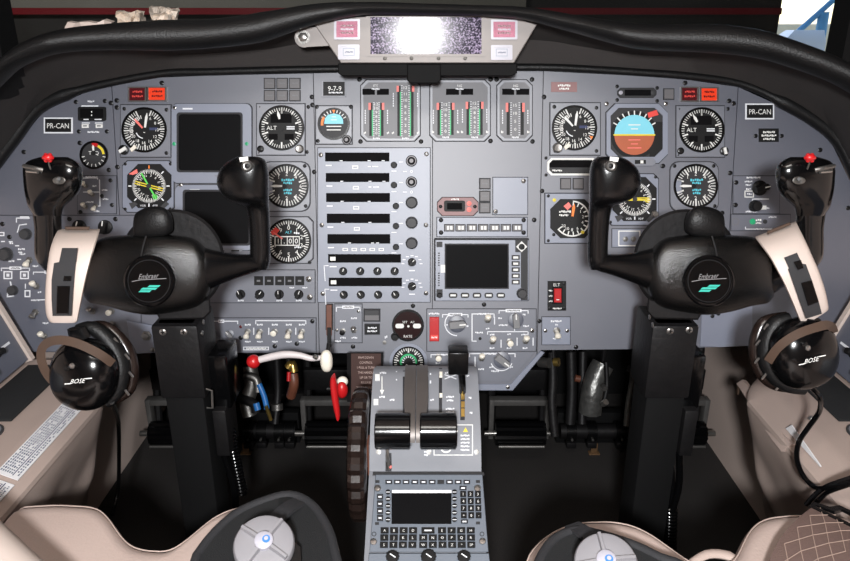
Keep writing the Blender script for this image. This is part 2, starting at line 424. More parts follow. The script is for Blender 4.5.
# the hangar outside: front wall with a door gap, roof, ground, sides
HY = 7.0; xl = Wy(779, 20, HY).x; xr = Wy(850, 20, HY).x
g = G(WF); g.box3((-9, HY, -1.6), (xl, HY + .2, 6), 'hangar'); g.box3((xr, HY, -1.6), (9, HY + .2, 6), 'hangar'); g.box3((xl, HY, 3.2), (xr, HY + .2, 6), 'hangar'); structure(g.build('wall_hangar_front'))
g = G(WF); zs = Wy(100, 14.5, HY).z; ze = Wy(100, 8, HY).z; g.box3((-9, HY - .03, zs), (xl, HY - .002, ze), 'stripe'); structure(g.build('trim_4'))
g = G(WF); g.box3((-9, HY - .03, ze + .001), (xl - 2.4, HY - .002, ze + 1.4), 'hangarpale'); structure(g.build('trim_5'))
for nm, lo, hi in (('wall_hangar_left', (-9.2, -6, -1.6), (-9, HY + .2, 6)), ('wall_hangar_right', (9, -6, -1.6), (9.2, HY + .2, 6)), ('wall_hangar_back', (-9, -6.2, -1.6), (9, -6, 6)), ('hangar_roof', (-9.2, -6.2, 6), (9.2, HY + .2, 6.2)), ('ground', (-40, -6.2, -1.7), (40, 60, -1.6))):
    g = G(WF); g.box3(lo, hi, 'hangar' if nm != 'ground' else 'palewall'); structure(g.build(nm))
# what stands in daylight beyond the door gap
def outside(name, lab, cat, lo, hi, mt):
    g = G(WF); g.box3(lo, hi, mt, .05); o = g.build(name); return tag(o, lab, cat)
p0 = Wy(800, 10, 16); p1 = Wy(815, 10, 14)
outside('building', 'pale sunlit building seen through the hangar door at top right', 'building', (p0.x - 3, 16, -1.6), (p0.x + 1.1, 19, 1.1), 'palewall')
g = G(WF); b0 = Wy(783, 40, 13); b1 = Wy(828, 5, 13); b0.z -= .1; g.tube3([b0 + (b0 - b1) * 1.5, b1 + (b1 - b0) * .6], .05, 'steelblue', 10); g.tube3([Wy(824, 12, 13), Wy(822, 44, 13) - Vector((0, 0, 2.1))], .09, 'steelblue', 10); tag(g.build('metal_frame'), 'pale blue metal beam on a post outside, seen at top right', 'frame')
g = G(WF); c0 = Wy(806, 34, 12); c0.z -= .12
g.loft3([[Vector((c0.x + dx, 12 + dy, z)) for dx, dy in ((-.35, 0), (.35, 0), (.35, .5), (-.35, .5))] for z in (-1.6, c0.z)] + [[Vector((c0.x + dx * .7 + .1, 12.1 + dy * .6, c0.z + .18)) for dx, dy in ((-.35, 0), (.35, 0), (.35, .5), (-.35, .5))]], 'palewhite'); tag(g.build('ground_cart'), 'white cart standing outside the hangar, behind the top right windscreen corner', 'cart')

# ------------------------------------------------------------ the glareshield
UP = [(-125, 260), (-95, 180), (-60, 120), (-25, 84), (5, 60), (25, 43), (60, 30), (108, 24), (162, 20), (213, 19), (263, 12), (313, 4), (363, 2), (425, 3.5), (475, 5), (525, 7), (575, 15), (638, 23.5), (713, 24), (758, 30), (788, 39), (825, 53), (850, 66), (880, 88), (910, 125), (945, 185), (970, 260)]
LO = [(-125, 290), (-95, 212), (-60, 150), (-25, 108), (5, 77), (25, 64), (60, 53), (108, 50), (162, 51), (213, 48), (263, 42), (313, 25), (363, 15), (425, 15), (475, 16), (525, 20), (575, 33), (638, 49), (713, 53), (758, 58), (788, 66), (825, 79), (850, 91), (880, 112), (910, 155), (945, 217), (970, 290)]
def roll_y(px): return 1.12 - .10 * ((px - 428) / 430) ** 2
A = []; rings = []
for (x, u), (_, l) in zip(UP, LO):
    yb = roll_y(x); c = Wy(x, (u + l) / 2, yb); rz = (Wy(x, u, yb) - Wy(x, l, yb)).length / 2
    A.append((c, rz))
cs = catmull([a[0] for a in A], 4); rs = []
for i in range(len(A) - 1): rs += [A[i][1] + (A[i + 1][1] - A[i][1]) * j / 4 for j in range(4)]
rs.append(A[-1][1])
gs = thing('glareshield', Matrix.Translation((0, 1.12, 1.0)), 'long black leather padded glareshield arching over the whole panel', 'glareshield')
g = G(WF); g.loft3([[c + Vector((0, (.02 if abs(c.x) < .22 else .028) * math.cos(t), r * math.sin(t))) for t in [2 * math.pi * j / 16 for j in range(16)]] for c, r in zip(cs, rs)], 'leatherblack'); g.build('padded_roll', gs)
LIP = [(-34, 215), (-10, 176), (18, 138), (42, 108), (82, 91), (160, 74.5), (213, 72.5), (263, 71), (313, 70), (425, 68.5), (540, 68), (590, 70), (638, 73), (685, 76.5), (738, 84), (778, 102), (813, 122), (836, 143), (856, 184), (880, 240)]
AL = [(-45, 125), (-25, 98), (5, 70), (40, 55), (90, 46), (150, 42), (213, 38), (263, 32), (313, 18), (425, 11), (540, 16), (580, 27), (638, 41), (700, 43), (763, 49), (800, 58), (825, 70), (850, 82), (880, 104), (905, 140)]
PF0 = Frame(425, 200, 1.25, .14)
ra = catmull([Wy(x, y, roll_y(x) + .030 + .032 * max(0, min(1, 1 - (abs(x - 425) - 140) / 230))) for x, y in AL], 4); rb = catmull([PF0.world(x, y, 3) for x, y in LIP], 4)
g = G(WF); m_ = len(ra)
mid = [a.lerp(b, .5) + Vector((0, .050, .004)) for a, b in zip(ra, rb)]
g.loft3([[a, c, b, b + Vector((0, .006, .006)), c + Vector((0, .006, .006)), a + Vector((0, .006, .006))] for a, c, b in zip(ra, mid, rb)], 'shroud'); g.build('fascia', gs)
g = G(WF); lips = catmull([PF0.world(x, y, 12.5 if k < 5 or k > 14 else 7.5) for k, (x, y) in enumerate(LIP)], 4)
g.tube3(lips, [.0115 if i < 16 or i > len(lips) - 18 else .0065 for i in range(len(lips))], 'leatherblack', 10); g.build('edge_seal', gs)
g = G(WF); g.loft3([[c + Vector((0, .012, r * .9)), Vector((c.x, 1.75, max(.9, min(1.0, c.z)))), Vector((c.x, 1.75, max(.9, min(1.0, c.z)) - .008)), c + Vector((0, .012, r * .9 - .006))] for c, r in zip(cs, rs)], 'matteblack'); g.build('deck', gs)

# flash-lit crumpled plastic on the deck
random.seed(3)
def crumple(px0, py0, px1, py1, nx, ny, yb, name, lab, mt, amp=.02):
    g = G(WF); rows = []
    for j in range(ny + 1):
        rows.append([Wy(px0 + (px1 - px0) * i / nx + random.uniform(-2, 2), py0 + (py1 - py0) * j / ny + random.uniform(-2.5, 2.5), yb + random.uniform(-amp, amp)) for i in range(nx + 1)])
    back = [[v + Vector((0, .012, .002)) for v in r] for r in rows]
    for j in range(ny):
        g.loft3([[rows[j][i], rows[j + 1][i], back[j + 1][i], back[j][i]] for i in range(nx + 1)], mt)
    return tag(g.build(name, ang=20), lab, 'plastic wrap')
crumple(117, 11, 142, 24, 6, 3, 1.23, 'plastic_wrap', 'small bright crumple of clear plastic on glareshield, the left piece', 'plasticwrap')
crumple(150, 9, 176, 24, 7, 4, 1.23, 'plastic_wrap', 'larger bright crumple of clear plastic on glareshield, the right piece', 'plasticwrap')
crumple(66, 21, 112, 33, 6, 2, 1.21, 'card_sheet', 'dull beige sheet lying on the glareshield at upper left', 'headband', .006)

# ------------------------------------------------------------ the annunciator housing under the glareshield
FLASH = Vector((-.02, -.30, 1.12)); hp = W(410, 36, 1.10); hv = CM.to_3x3().inverted() @ ((CAM - hp).normalized() + (FLASH - hp).normalized())
AF = PFrame(425, 40, 1.085, -hv.y / hv.z); pass
an = thing('annunciator_box', AF.M.copy(), 'silver sloping-sided annunciator box with mirror-like display, top centre', 'annunciator')
g = G(AF); g.prism([(312, 21), (320, 16.5), (512, 16.5), (537, 24.5), (514, 63), (341, 63)], -20, 0, 'annsilver', 1.4); g.build('case', an)
g = G(AF); g.hollow(rectpts(366, 16, 486, 56.5), rectpts(370.5, 17, 481.5, 54), -2, 2.5, 'annsilver'); g.build('display_frame', an)
g = G(AF); g.rect(369.5, 16.5, 482.5, 55, -1, .8, 'mirrorscreen'); g.build('display', an)
for x0, y0, x1, y1, mt in ((334, 19, 360, 39.5, 'pinklens'), (338, 44.5, 359.5, 59.5, 'whitelens'), (491, 19.5, 517.5, 39.5, 'pinklens'), (491, 45, 512.5, 60, 'whitelens')):
    g = G(AF); g.hollow(rectpts(x0, y0, x1, y1, 0, 1.2), rectpts(x0 + 2.4, y0 + 2.2, x1 - 2.4, y1 - 2.2, 0, .4), 0, 5, 'whitelens'); g.rect(x0 + 2, y0 + 2, x1 - 2, y1 - 2, 0, 3.6, mt, .5)
    cx, cy = (x0 + x1) / 2, (y0 + y1) / 2
    if mt == 'pinklens':
        for q in (-3.5, 0, 3.5): g.word(cx, cy + q, 13, 2, 3.8, 'darkredlens' if q else 'whitelens')
    else: g.hollow(rectpts(cx - 6, cy - 4, cx + 6, cy + 4), rectpts(cx - 5, cy - 3, cx + 5, cy + 3), 3.4, 4, 'bezelblue'); g.word(cx, cy, 8, 1.6, 3.8, 'inkgrey')
    g.build('switch_light', an)
for x in (385, 411.5, 438.5, 465): g = G(AF); g.lathe(x, 58.3, [(2, 0), (2, 1), (.8, 1.6), (.1, 1.2)], 'dullsteel', 12); g.build('screw', an)
g = G(AF); g.prism([(338, 63.5), (517, 63.5), (517, 73), (512, 76), (342, 76), (338, 73)], -24, -6, 'matteblack', 1.5); g.prism([(407, 64), (441, 64), (441, 80), (438, 83.5), (410, 83.5), (407, 80)], -30, -2, 'matteblack', 2); g.build('base', an)
g = G(AF); g.prism([(318, 27), (336, 45), (324, 46)] + [(304.5 + 10 * math.cos(R(a)), 37.5 - 10 * math.sin(R(a))) for a in range(-70, -280, -15)], -14, -6, 'annsilver'); g.build('side_bracket', an)
g = G(AF); g.lathe(303, 37, [(5, -6), (5, -3), (4, -2), (.3, -1.8)], 'steel', 6); g.lathe(303, 37, [(7, -6), (7, -5.2), (.3, -5)], 'dullsteel', 20); g.build('bolt', an)
# ------------------------------------------------------------ the instrument panel
PF = Frame(425, 200, 1.25, .14)
class Raw:
    def __init__(s, M, sc): s.M = M; s.s = sc
    def P(s, x, y, z=0.0): return Vector((x, y, z * .001))
class Item:
    def __init__(s, name, label, cat, px, py, group=None, base=None, z=.08):
        s.fr = (base or PF).at(px, py); s.z = z
        s.root = thing(name, s.fr.M @ Matrix.Translation((0, 0, z * .001)), label, cat, group); s.fr.M = s.root.matrix_basis.copy()
    def g(s): return G(s.fr)
def proto(fn):
    g = G(PF.at(425, 200)); fn(g); o = g.build('p'); me = o.data; bpy.data.objects.remove(o); return me
def stamp(me, name, it, px, py, z=0.0, parent=None, rot=0.0, sc=1.0):
    o = bpy.data.objects.new(name, me); COL.objects.link(o)
    attach(o, parent or it.root, it.fr.M @ Matrix.Translation(it.fr.P(px, py, z)) @ Matrix.Rotation(R(-rot), 4, 'Z') @ Matrix.Scale(sc, 4)); return o
X, Y = 425, 200
def _screw(mt, slot):
    def f(g):
        g.lathe(X, Y, [(2.3, 0), (2.3, .9), (1.9, 1.5), (.2, 1.7)], mt, 14); g.bar(X, Y, 2.6, .7, 1.75, slot); g.bar(X, Y, .7, 2.6, 1.76, slot)
    return proto(f)
SCREW = _screw('screwblack', 'dialblack'); SCREWW = _screw('steel', 'screwblack')
NUT = proto(lambda g: (g.lathe(X, Y, [(3.6, 0), (3.6, 1.6), (2.4, 2), (2.4, 5), (1.2, 5.4)], 'dullsteel', 6)))
def _lever(dy, mt='ivory'):
    def f(g):
        g.tube([(X, Y, 3, 1.4), (X, Y + dy * .3, 8, 2.0), (X, Y + dy * .55, 12, 3.0), (X, Y + dy * .8, 14.5, 3.0), (X, Y + dy * .95, 15.5, 1.5)], mt, 12, 3)
    return proto(f)
LEVER = {'u': _lever(-6), 'd': _lever(6), 'm': _lever(0.6), 'bu': _lever(-5, 'steel'), 'bd': _lever(5, 'steel'), 'bm': _lever(.6, 'blackknob')}
def toggle(it, px, py, st='u', z=0.0, sc=1.0):
    n = stamp(NUT, 'toggle_switch', it, px, py, z, sc=sc); stamp(LEVER[st], 'lever', it, px, py, z, n, sc=sc); return n
def _knob(r, h, mt, mark=True):
    def f(g):
        n = 24
        prof = [(r * 1.08, 0), (r * 1.08, 1.2), (r * .95, 1.6), (r * .92, h * .85), (r * .8, h), (r * .1, h + .1)]
        g.lathe(X, Y, prof, mt, n)
        for i in range(16): a = 2 * math.pi * i / 16; g.tube([(X + r * .93 * math.cos(a), Y + r * .93 * math.sin(a), 2, r * .09), (X + r * .9 * math.cos(a), Y + r * .9 * math.sin(a), h * .85, r * .08)], mt, 5, 1)
        if mark: g.line([(X, Y - r * .15), (X, Y - r * .75)], r * .2, h + .2, 'white')
    return proto(f)
def _pointer(r, h, mt, base='blackknob'):
    def f(g):
        g.lathe(X, Y, [(r, 0), (r, 2), (r * .85, 3.2), (r * .1, 3.3)], base, 24)
        w = r * .4
        g.prism([(X - w, Y + r * .9), (X - w, Y - r * .7), (X, Y - r * 1.05), (X + w, Y - r * .7), (X + w, Y + r * .9)], 3, h, mt, .8)
        g.line([(X, Y - r * .3), (X, Y - r * .85)], r * .16, h + .1, 'white')
    return proto(f)
KB = _knob(5.2, 13, 'blackknob', False); KG = _knob(6, 12, 'greyknob', False); KS = _knob(3.2, 9, 'blackknob', False); KM = _knob(4.6, 11, 'blackknob')
KP = _pointer(5, 12, 'blackknob'); KPG = _pointer(8.5, 15, 'knobgrey', 'subpanel'); KPB = _pointer(6.5, 14, 'blackknob')
KC = proto(lambda g: (g.lathe(X, Y, [(5.6, 0), (5.6, 5), (5, 6), (4, 6.2), (3.8, 11), (2.6, 12), (.3, 11)], 'blackknob', 24), g.ring(X, Y, 3.9, 4.8, 5.5, 7.4, 'bucklegrey', 24), g.disc(X, Y, 2.0, 11.5, 12.4, 'bucklegrey', 18)))
KW = proto(lambda g: (g.lathe(X, Y, [(4.8, 0), (4.8, 5), (4, 6), (.3, 6.2)], 'screwblack', 20), g.rect(X - 1.5, Y - 4, X + 1.8, Y + 4, 5.5, 10, 'white', .8)))
KSIL = proto(lambda g: (g.lathe(X, Y, [(5, 0), (5, 4), (4.4, 5), (4.2, 9), (3.4, 10), (.3, 9.6)], 'steel', 24)))
LAMPG = proto(lambda g: g.lathe(X, Y, [(1.8, 0), (1.8, .8), (1.2, 1.3), (.1, 1.5)], 'greenlens', 12))

def screws(it, pts, z=0.0, me=None, sc=1.0):
    for k, (x, y) in enumerate(pts): stamp(me or SCREW, 'screw', it, x, y, z, rot=(k * 37) % 90, sc=sc)

# --- the plates
OUT = [(-30, 350), (-30, 215), (-8, 178), (20, 140), (44, 111), (82, 94), (115, 83.5), (162, 77.5), (213, 75.5), (330, 73), (425, 71.5), (540, 71), (590, 73.5), (638, 76), (685, 79.5), (738, 87), (778, 105), (813, 125), (832, 144), (852, 185), (872, 235), (884, 345), (835, 342), (750, 346), (650, 349), (541, 350), (511, 384), (428, 384), (383, 381), (383, 353), (140, 353)]
pan = Item('instrument_panel', 'wide grey cockpit instrument panel under the black padded glareshield', 'instrument panel', 425, 200, None, None, 0.0)
pr = Raw(pan.fr.M, pan.fr.s)
def clip(pts, x, side):
    o = []
    for i in range(len(pts)):
        a, b = pts[i - 1], pts[i]; ia, ib = (a[0] - x) * side > 0, (b[0] - x) * side > 0
        if ia != ib: t = (x - a[0]) / (b[0] - a[0]); o.append((x, a[1] + (b[1] - a[1]) * t))
        if ib: o.append(b)
    return o
loc = [tuple(pan.fr.P(x, y).xy) for x, y in OUT]
cuts = [-9] + [pan.fr.P(x, y).x for x, y in ((115, 140), (316, 200), (432.5, 200), (540.5, 200), (735, 140))] + [9]
for a, b in zip(cuts, cuts[1:]):
    p = clip(clip(loc, a + .0007, 1), b - .0007, -1)
    g = G(pr); P0 = g.fr.P; g.prism(p, -4, 0, 'panel'); g.build('panel_plate', pan.root)
g = G(pr); g.prism(loc, -9, -4.2, 'seam'); g.build('backing_plate', pan.root)
screws(pan, [(24, 152), (111, 103), (117, 107.5), (117, 100.5), (117.5, 167), (162, 83), (312, 97), (312.5, 105), (314.3, 172), (359.5, 79.5), (490.5, 79.5), (496.5, 79.5), (532, 79.5), (490.5, 141), (532.5, 141.5), (360.5, 141.5), (421, 141.5),
 (544, 97), (542, 191), (539.2, 321), (576, 347), (484, 304.5), (413, 305.8), (353, 346.5), (685, 83), (729, 101), (733.5, 103.5), (730, 173), (848, 208), (820, 150), (722, 213), (818, 300)])

def gapshade(g, x0, y0, x1, y1, cut=0.0, rnd=0.0, d=.8): g.rect(x0 - d, y0 - d, x1 + d, y1 + d, 0, .15, 'seam', 0, cut, rnd)  # flat dark rim round each unit: the gap's shadow put in as colour
def bezel(it, x0, y0, x1, y1, mt='bezel', z=2.4, cut=0.0, rnd=0.0):
    g = it.g(); gapshade(g, x0, y0, x1, y1, cut, rnd); g.rect(x0, y0, x1, y1, .1, z, mt, .7, cut, rnd); return g.build('bezel', it.root)
def needle(it, cx, cy, a, l, z, mt='white', back=4, wd=2.2, hub='dialblack'):
    g = it.g(); sn, cs = math.sin(R(a)), -math.cos(R(a)); q = lambda t, o: (cx + sn * t - cs * o, cy + cs * t + sn * o)
    g.prism([q(-back, -wd * .3), q(l * .75, -wd * .5), q(l, -.2), q(l, .2), q(l * .75, wd * .5), q(-back, wd * .3)], z, z + .5, mt)
    g.disc(cx, cy, 2.4, z, z + .9, hub, 16); return g.build('needle', it.root)
def face(it, cx, cy, r, mt='dialblack', z=2.4, rim=2.2, rimh=2.2):
    g = it.g(); g.ring(cx, cy, r, r + rim, 0, z + rimh, 'blackplastic'); g.disc(cx, cy, r + .4, 0, z + .4, mt, 40); return g
FZ = 3.0
def fin(g, it): return g.build('dial_face', it.root)

# --- airspeed indicators
def airspeed(cx, cy, label, knobx):
    it = Item('airspeed_indicator', label, 'gauge', cx, cy, 'airspeed indicators')
    bezel(it, cx - 24, cy - 25, cx + 26, cy + 27)
    g = face(it, cx, cy, 20.5)
    g.ticks(cx, cy, 16.5, 20, 20, 335, 42, .6, FZ, 'white'); g.ticks(cx, cy, 15.5, 20, 20, 335, 14, 1.3, FZ, 'white')
    g.ticks(cx, cy, 12, 14.5, 250, 345, 12, .8, FZ, 'white')
    for k, a in enumerate((28, 58, 90, 122, 152, 182, 212, 240, 268, 298, 326)):
        g.text(str((6, 8, 10, 12, 14, 16, 18, 20, 25, 30, 35)[k]), cx + 12.8 * math.sin(R(a)), cy - 12.8 * math.cos(R(a)), 3, FZ, 'white')
    g.bar(cx + 9, cy - 1, 8, 2.6, FZ, 'inkblue'); g.arc(cx, cy, 8, 9, 190, 250, FZ, 'legend'); fin(g, it)
    needle(it, cx + .5, cy, 8, 17, 3.6, 'white', 3, 2.6); needle(it, cx, cy, 318, 15, 3.3, 'pinkmark' if cx < 400 else 'white', 0, 2.4)
    g = it.g(); g.prism([(knobx + 6, cy + 19), (knobx + 11, cy + 15), (knobx + 13, cy + 18), (knobx + 8, cy + 22)], 2.4, 7, 'ivory', .6); g.build('bug_marker', it.root)
    stamp(KW if cx < 400 else KSIL, 'knob', it, knobx, cy + 20, 2.4, rot=60)
    if cx > 400:
        g = it.g(); g.prism([(cx + 15, cy + 8), (cx + 20, cy + 9), (cx + 18, cy + 14)], 3, 4.2, 'orange'); g.build('speed_bug', it.root)
    screws(it, [(cx - 20, cy - 21), (cx + 22, cy - 20), (cx - 19, cy + 23), (cx + 22, cy + 23)], 2.4, sc=.8)
airspeed(145, 130, 'left airspeed dial, red and black, beside the upper left screen', 125)
airspeed(574, 128, 'airspeed dial with orange bug and silver knob, right half of panel', 557)

# --- altimeters with ALT windows
def altim(cx, cy, label, a):
    it = Item('altitude_indicator', label, 'gauge', cx, cy, 'electric altimeters')
    bezel(it, cx - 25, cy - 24, cx + 23, cy + 27)
    g = face(it, cx, cy, 20.5)
    g.ticks(cx, cy, 17.5, 20, 0, 360, 50, .6, FZ, 'white'); g.ticks(cx, cy, 15, 20, 0, 360, 10, 1.5, FZ, 'white')
    g.rect(cx - 11, cy - 14, cx + 10, cy - 5, FZ, 3.3, 'window'); g.rect(cx - 13, cy + 6, cx - 4, cy + 12, FZ, 3.3, 'window'); g.rect(cx + 3, cy + 6, cx + 12, cy + 12, FZ, 3.3, 'window')
    g.text('ALT', cx - 10, cy, 4, FZ, 'white'); g.bar(cx + 9, cy - 1, 8, 1.2, FZ, 'legend'); g.bar(cx + 9, cy + 1, 8, 1.2, FZ, 'legend'); fin(g, it)
    needle(it, cx, cy, a, 17.5, 3.4, 'white', -9, 3)
    stamp(SCREW, 'knob', it, cx - 21, cy + 21, 2.4, sc=1.5); stamp(KSIL if cx < 400 else KW, 'knob', it, cx + 18 + (4 if cx > 400 else 0), cy + 21, 2.4, sc=.85, rot=-15)
    screws(it, [(cx - 22, cy - 21), (cx + 26.5, cy - 21), (cx - 23, cy + 25), (cx + 25, cy + 24)], 1, sc=.8)
altim(282, 128, 'round ALT dial with silver knob, under the six grey buttons', -13)
altim(701, 130, 'round ALT dial with white knob, under the red warning lamps at right', -30)

# --- vertical speed indicators
def vsi(cx, cy, label):
    it = Item('vertical_speed_indicator', label, 'gauge', cx, cy, 'vertical speed indicators')
    bezel(it, cx - 25, cy - 24, cx + 23, cy + 25, 'bezel', 2.4, 0, 9)
    g = face(it, cx, cy, 20, 'dialgrey')
    g.ticks(cx, cy, 15.5, 19.6, -70, 250, 36, .7, FZ, 'white'); g.ticks(cx, cy, 13.5, 19.6, -70, 250, 9, 1.5, FZ, 'white'); g.arc(cx, cy, 14.5, 19.8, 245, 292, FZ, 'bezelblue')
    for t, x, y in (('1', -8, -9), ('2', 0, -12), ('4', 9, -9), ('6', 14, 0), ('1', -8, 10), ('2', 0, 12), ('4', 9, 10)): g.text(t, cx + x, cy + y, 3.6, FZ + .02, 'white')
    g.word(cx + 1, cy - 6, 13, 2.4, FZ, 'cyan'); g.word(cx + 1, cy - 3, 9, 2.2, FZ, 'cyan'); g.word(cx + 1, cy + 4, 9, 2.2, FZ, 'cyan'); g.word(cx + 1, cy + 7, 8, 2.2, FZ, 'cyan'); fin(g, it)
    needle(it, cx - 2, cy, 270, 14, 3.4, 'white', 0, 2.6)
    screws(it, [(cx + 18, cy - 20), (cx + 19, cy + 20), (cx - 21, cy - 20)], 2.4, sc=.8)
vsi(287, 186, 'round dial with blue wording, between the ALT dial and the drum altimeter')
vsi(695, 186, 'round dial with blue wording, above the right yoke')

# --- the drum altimeter
it = Item('drum_altimeter', 'round altimeter with white number drum and red flag by left yoke', 'gauge', 289, 241)
bezel(it, 262, 217, 313, 263, 'bezel', 2.2, 5)
g = face(it, 289, 241, 20.5)
g.ticks(289, 241, 17.5, 20.2, 0, 360, 50, .8, FZ, 'white'); g.ticks(289, 241, 16, 20.2, 0, 360, 10, 1.3, FZ, 'white')
for k in range(10):
    if k not in (8,): g.text(str(k), 289 + 13.5 * math.sin(R(36 * k)), 241 - 13.5 * math.cos(R(36 * k)), 4.2, FZ, 'white')
g.text('ALT', 289, 232, 2.6, FZ, 'cyan'); g.word(297, 233, 6, 2, FZ, 'legend'); g.word(298, 247, 7, 2, FZ, 'legend'); fin(g, it)
g = it.g(); g.rect(275, 236, 300, 245.5, 3, 3.6, 'white'); 
for k, t in enumerate('1100'): g.rect(276 + k * 6, 237, 281.3 + k * 6, 244.6, 3.6, 3.8, 'dialblack'); g.text(t, 278.7 + k * 6, 240.8, 5, 3.9, 'white')
g.build('number_drum', it.root)
needle(it, 285, 240, -55, 14, 4.2, 'pinkmark', 0, 1.8)
g = it.g(); g.prism([(271, 232), (276, 227), (280, 230), (277, 234), (273, 235)], 3, 3.7, 'redflag'); g.build('warning_flag', it.root)
screws(it, [(310, 262), (265, 220)], 2.2, sc=.8)

# --- torque/trim gauge
it = Item('trim_gauge', 'small black round gauge with red and yellow arc beside left yoke', 'gauge', 94.5, 155)
g = face(it, 94.5, 155, 12, 'dialgrey', 1.2)
g.arc(94.5, 155, 8.6, 12, -10, 22, FZ, 'red'); g.arc(94.5, 155, 8.6, 11, 24, 85, FZ, 'yellow'); g.text('TRQ', 94.5, 153, 3.6, FZ, 'white')
g.ticks(94.5, 155, 9.5, 11.8, 100, 260, 7, .8, FZ, 'white'); fin(g, it); needle(it, 94.5, 153, -4, 8, 3.4, 'white', 0, 2.2)
screws(it, [(80, 143), (109, 170)], 0, sc=1.0)

# --- radio magnetic indicators
def rmi(cx, cy, label, a1, a2):
    it = Item('compass_indicator', label, 'gauge', cx, cy, 'compass indicators')
    bezel(it, cx - 27, cy - 25, cx + 24, cy + 26, 'bezelblue', 2.4, 5)
    g = it.g(); g.rect(cx - 22, cy - 22, cx + 22, cy + 22, 2.4, 4.4, 'dialblack', .5, 11)
    g.ring(cx, cy, 16.6, 17.4, 4.2, 4.9, 'dialgrey'); g.ticks(cx, cy, 14.4, 16.6, 0, 360, 72, .6, 4.6, 'white'); g.ticks(cx, cy, 13, 16.6, 0, 360, 36, .9, 4.6, 'white')
    for k in range(12): g.text('N36E1221S2430W33'[0:0] or ('N', '3', '6', 'E', '12', '15', 'S', '21', '24', 'W', '30', '33')[k], cx + 10.6 * math.sin(R(30 * k - 20)), cy - 10.6 * math.cos(R(30 * k - 20)), 2.6, 4.6, 'white', 30 * k - 20)
    for k in range(8): g.tick(cx, cy, 17.6, 20, 45 * k, 1.2, 4.6, 'orange' if k == 0 else 'legend')
    g.text('VOR', cx - 6, cy + 19.5, 2, 4.6, 'legend'); g.text('ADF', cx + 6, cy + 19.5, 2, 4.6, 'legend'); g.build('compass_card', it.root)
    gm = 'greenneedle' if cx < 400 else 'yellow'; g = it.g(); sn, cs = math.sin(R(a1)), -math.cos(R(a1)); g.line([(cx - 14 * sn, cy - 14 * cs), (cx + 14.5 * sn, cy + 14.5 * cs)], 1.6, 5.6, gm); g.tick(cx, cy, 11, 14, a1 + 8, 1, 5.6, gm); g.tick(cx, cy, 11, 14, a1 - 8, 1, 5.6, gm); g.build('single_pointer', it.root)
    g = it.g(); sn, cs = math.sin(R(a2)), -math.cos(R(a2))
    for o in (-1.1, 1.1): g.line([(cx - 14 * sn - cs * o, cy - 14 * cs + sn * o), (cx + 14 * sn - cs * o, cy + 14 * cs + sn * o)], 1.1, 5.2, 'yellow')
    g.disc(cx, cy, 2.4, 5, 6.4, 'dialgrey', 14); g.build('double_pointer', it.root)
    g = it.g(); g.prism([(cx - 20, cy - 12), (cx - 12, cy - 17), (cx - 11, cy - 13), (cx - 16, cy - 11)], 4.4, 5, 'pinkmark'); g.build('warning_flag', it.root)
    for x in (-16, 15): g = it.g(); g.prism([(cx + x - 4, cy + 19 - (1 if x > 0 else -1) * -2), (cx + x + 2, cy + 15 + (x < 0) * 1), (cx + x + 5, cy + 18), (cx + x - 1, cy + 23)], 4.4, 5.2, 'greyknob', .3); g.build('mode_button', it.root)
    screws(it, [(cx - 24, cy - 22), (cx + 21, cy - 22), (cx - 24, cy + 23), (cx + 21, cy + 23)], 2.4, sc=.7)
    return it
rmi(150, 186, 'compass dial with green pointer, left of the lower left screen', 150, 105)
it = rmi(634, 199, 'compass dial with yellow pointer, half hidden by the right yoke horn', 95, 90)
stamp(KSIL, 'knob', it, 654, 214, 2.4, sc=.7)

# --- electronic displays
def efis(x0, y0, x1, y1, sx0, sy0, sx1, sy1, name, label):
    it = Item(name, label, 'display', (x0 + x1) / 2, (y0 + y1) / 2)
    g = it.g(); gapshade(g, x0, y0, x1, y1, 0, 6); g.hollow(rectpts(x0, y0, x1, y1, 0, 6), rectpts(sx0, sy0, sx1, sy1, 0, 3), .1, 4.5, 'bezelblue')
    g.bar((sx0 + sx1) / 2 - 22, y0 + 5, 10, 1.6, 4.6, 'legend'); g.prism([(sx1 - 28, sy1 + 3), (sx1 - 6, sy1 + 3), (sx1 - 10, sy1 + 7), (sx1 - 24, sy1 + 7)], 4.4, 5.2, 'bezel', .2); g.bar(sx1 - 15, sy1 + 5.5, 8, 1.4, 5.3, 'dialblack'); g.build('bezel', it.root)
    g = it.g(); g.hollow(rectpts(sx0 - .4, sy0 - .4, sx1 + .4, sy1 + .4, 0, 3), rectpts(sx0 + 1.5, sy0 + 1.5, sx1 - 1.5, sy1 - 1.5, 0, 3), .2, 5.2, 'seam'); g.build('gasket', it.root)
    g = it.g(); g.rect(sx0, sy0, sx1, sy1, .2, 2.2, 'screen', 0, 0, 3); g.build('screen', it.root)
    for x, y in ((sx0 - 2.8, sy0 + 31), (sx1 + 4.5, sy0 + 31)): stamp(LAMPG, 'light_sensor', it, x, y, 4.5)
    screws(it, [(sx0 - 2.5, sy0 - 5)], 4.5, SCREWW, .8)
efis(172.5, 104, 252, 183, 178, 113, 243, 172, 'flight_display', 'dark square screen, upper of the two left of the ALT dial')
efis(176, 185, 254, 250, 184, 190, 251, 245, 'flight_display', 'dark square screen behind the left yoke horn')
it = Item('attitude_display', 'blue and brown attitude screen on right side with red flag', 'display', 636, 132)
g = it.g(); gapshade(g, 606, 104, 667, 163, 9); g.hollow(rectpts(606, 104, 667, 163, 9), rectpts(610, 108, 662, 157, 8), .1, 4, 'bezelblue'); g.build('bezel', it.root)
g = it.g(); g.rect(609, 107, 663, 158, .2, 2, 'dialgrey', 0, 8); cx, cy, r = 634, 135, 20
g.disc(cx, cy, 24, 2, 2.2, 'dialblack'); 
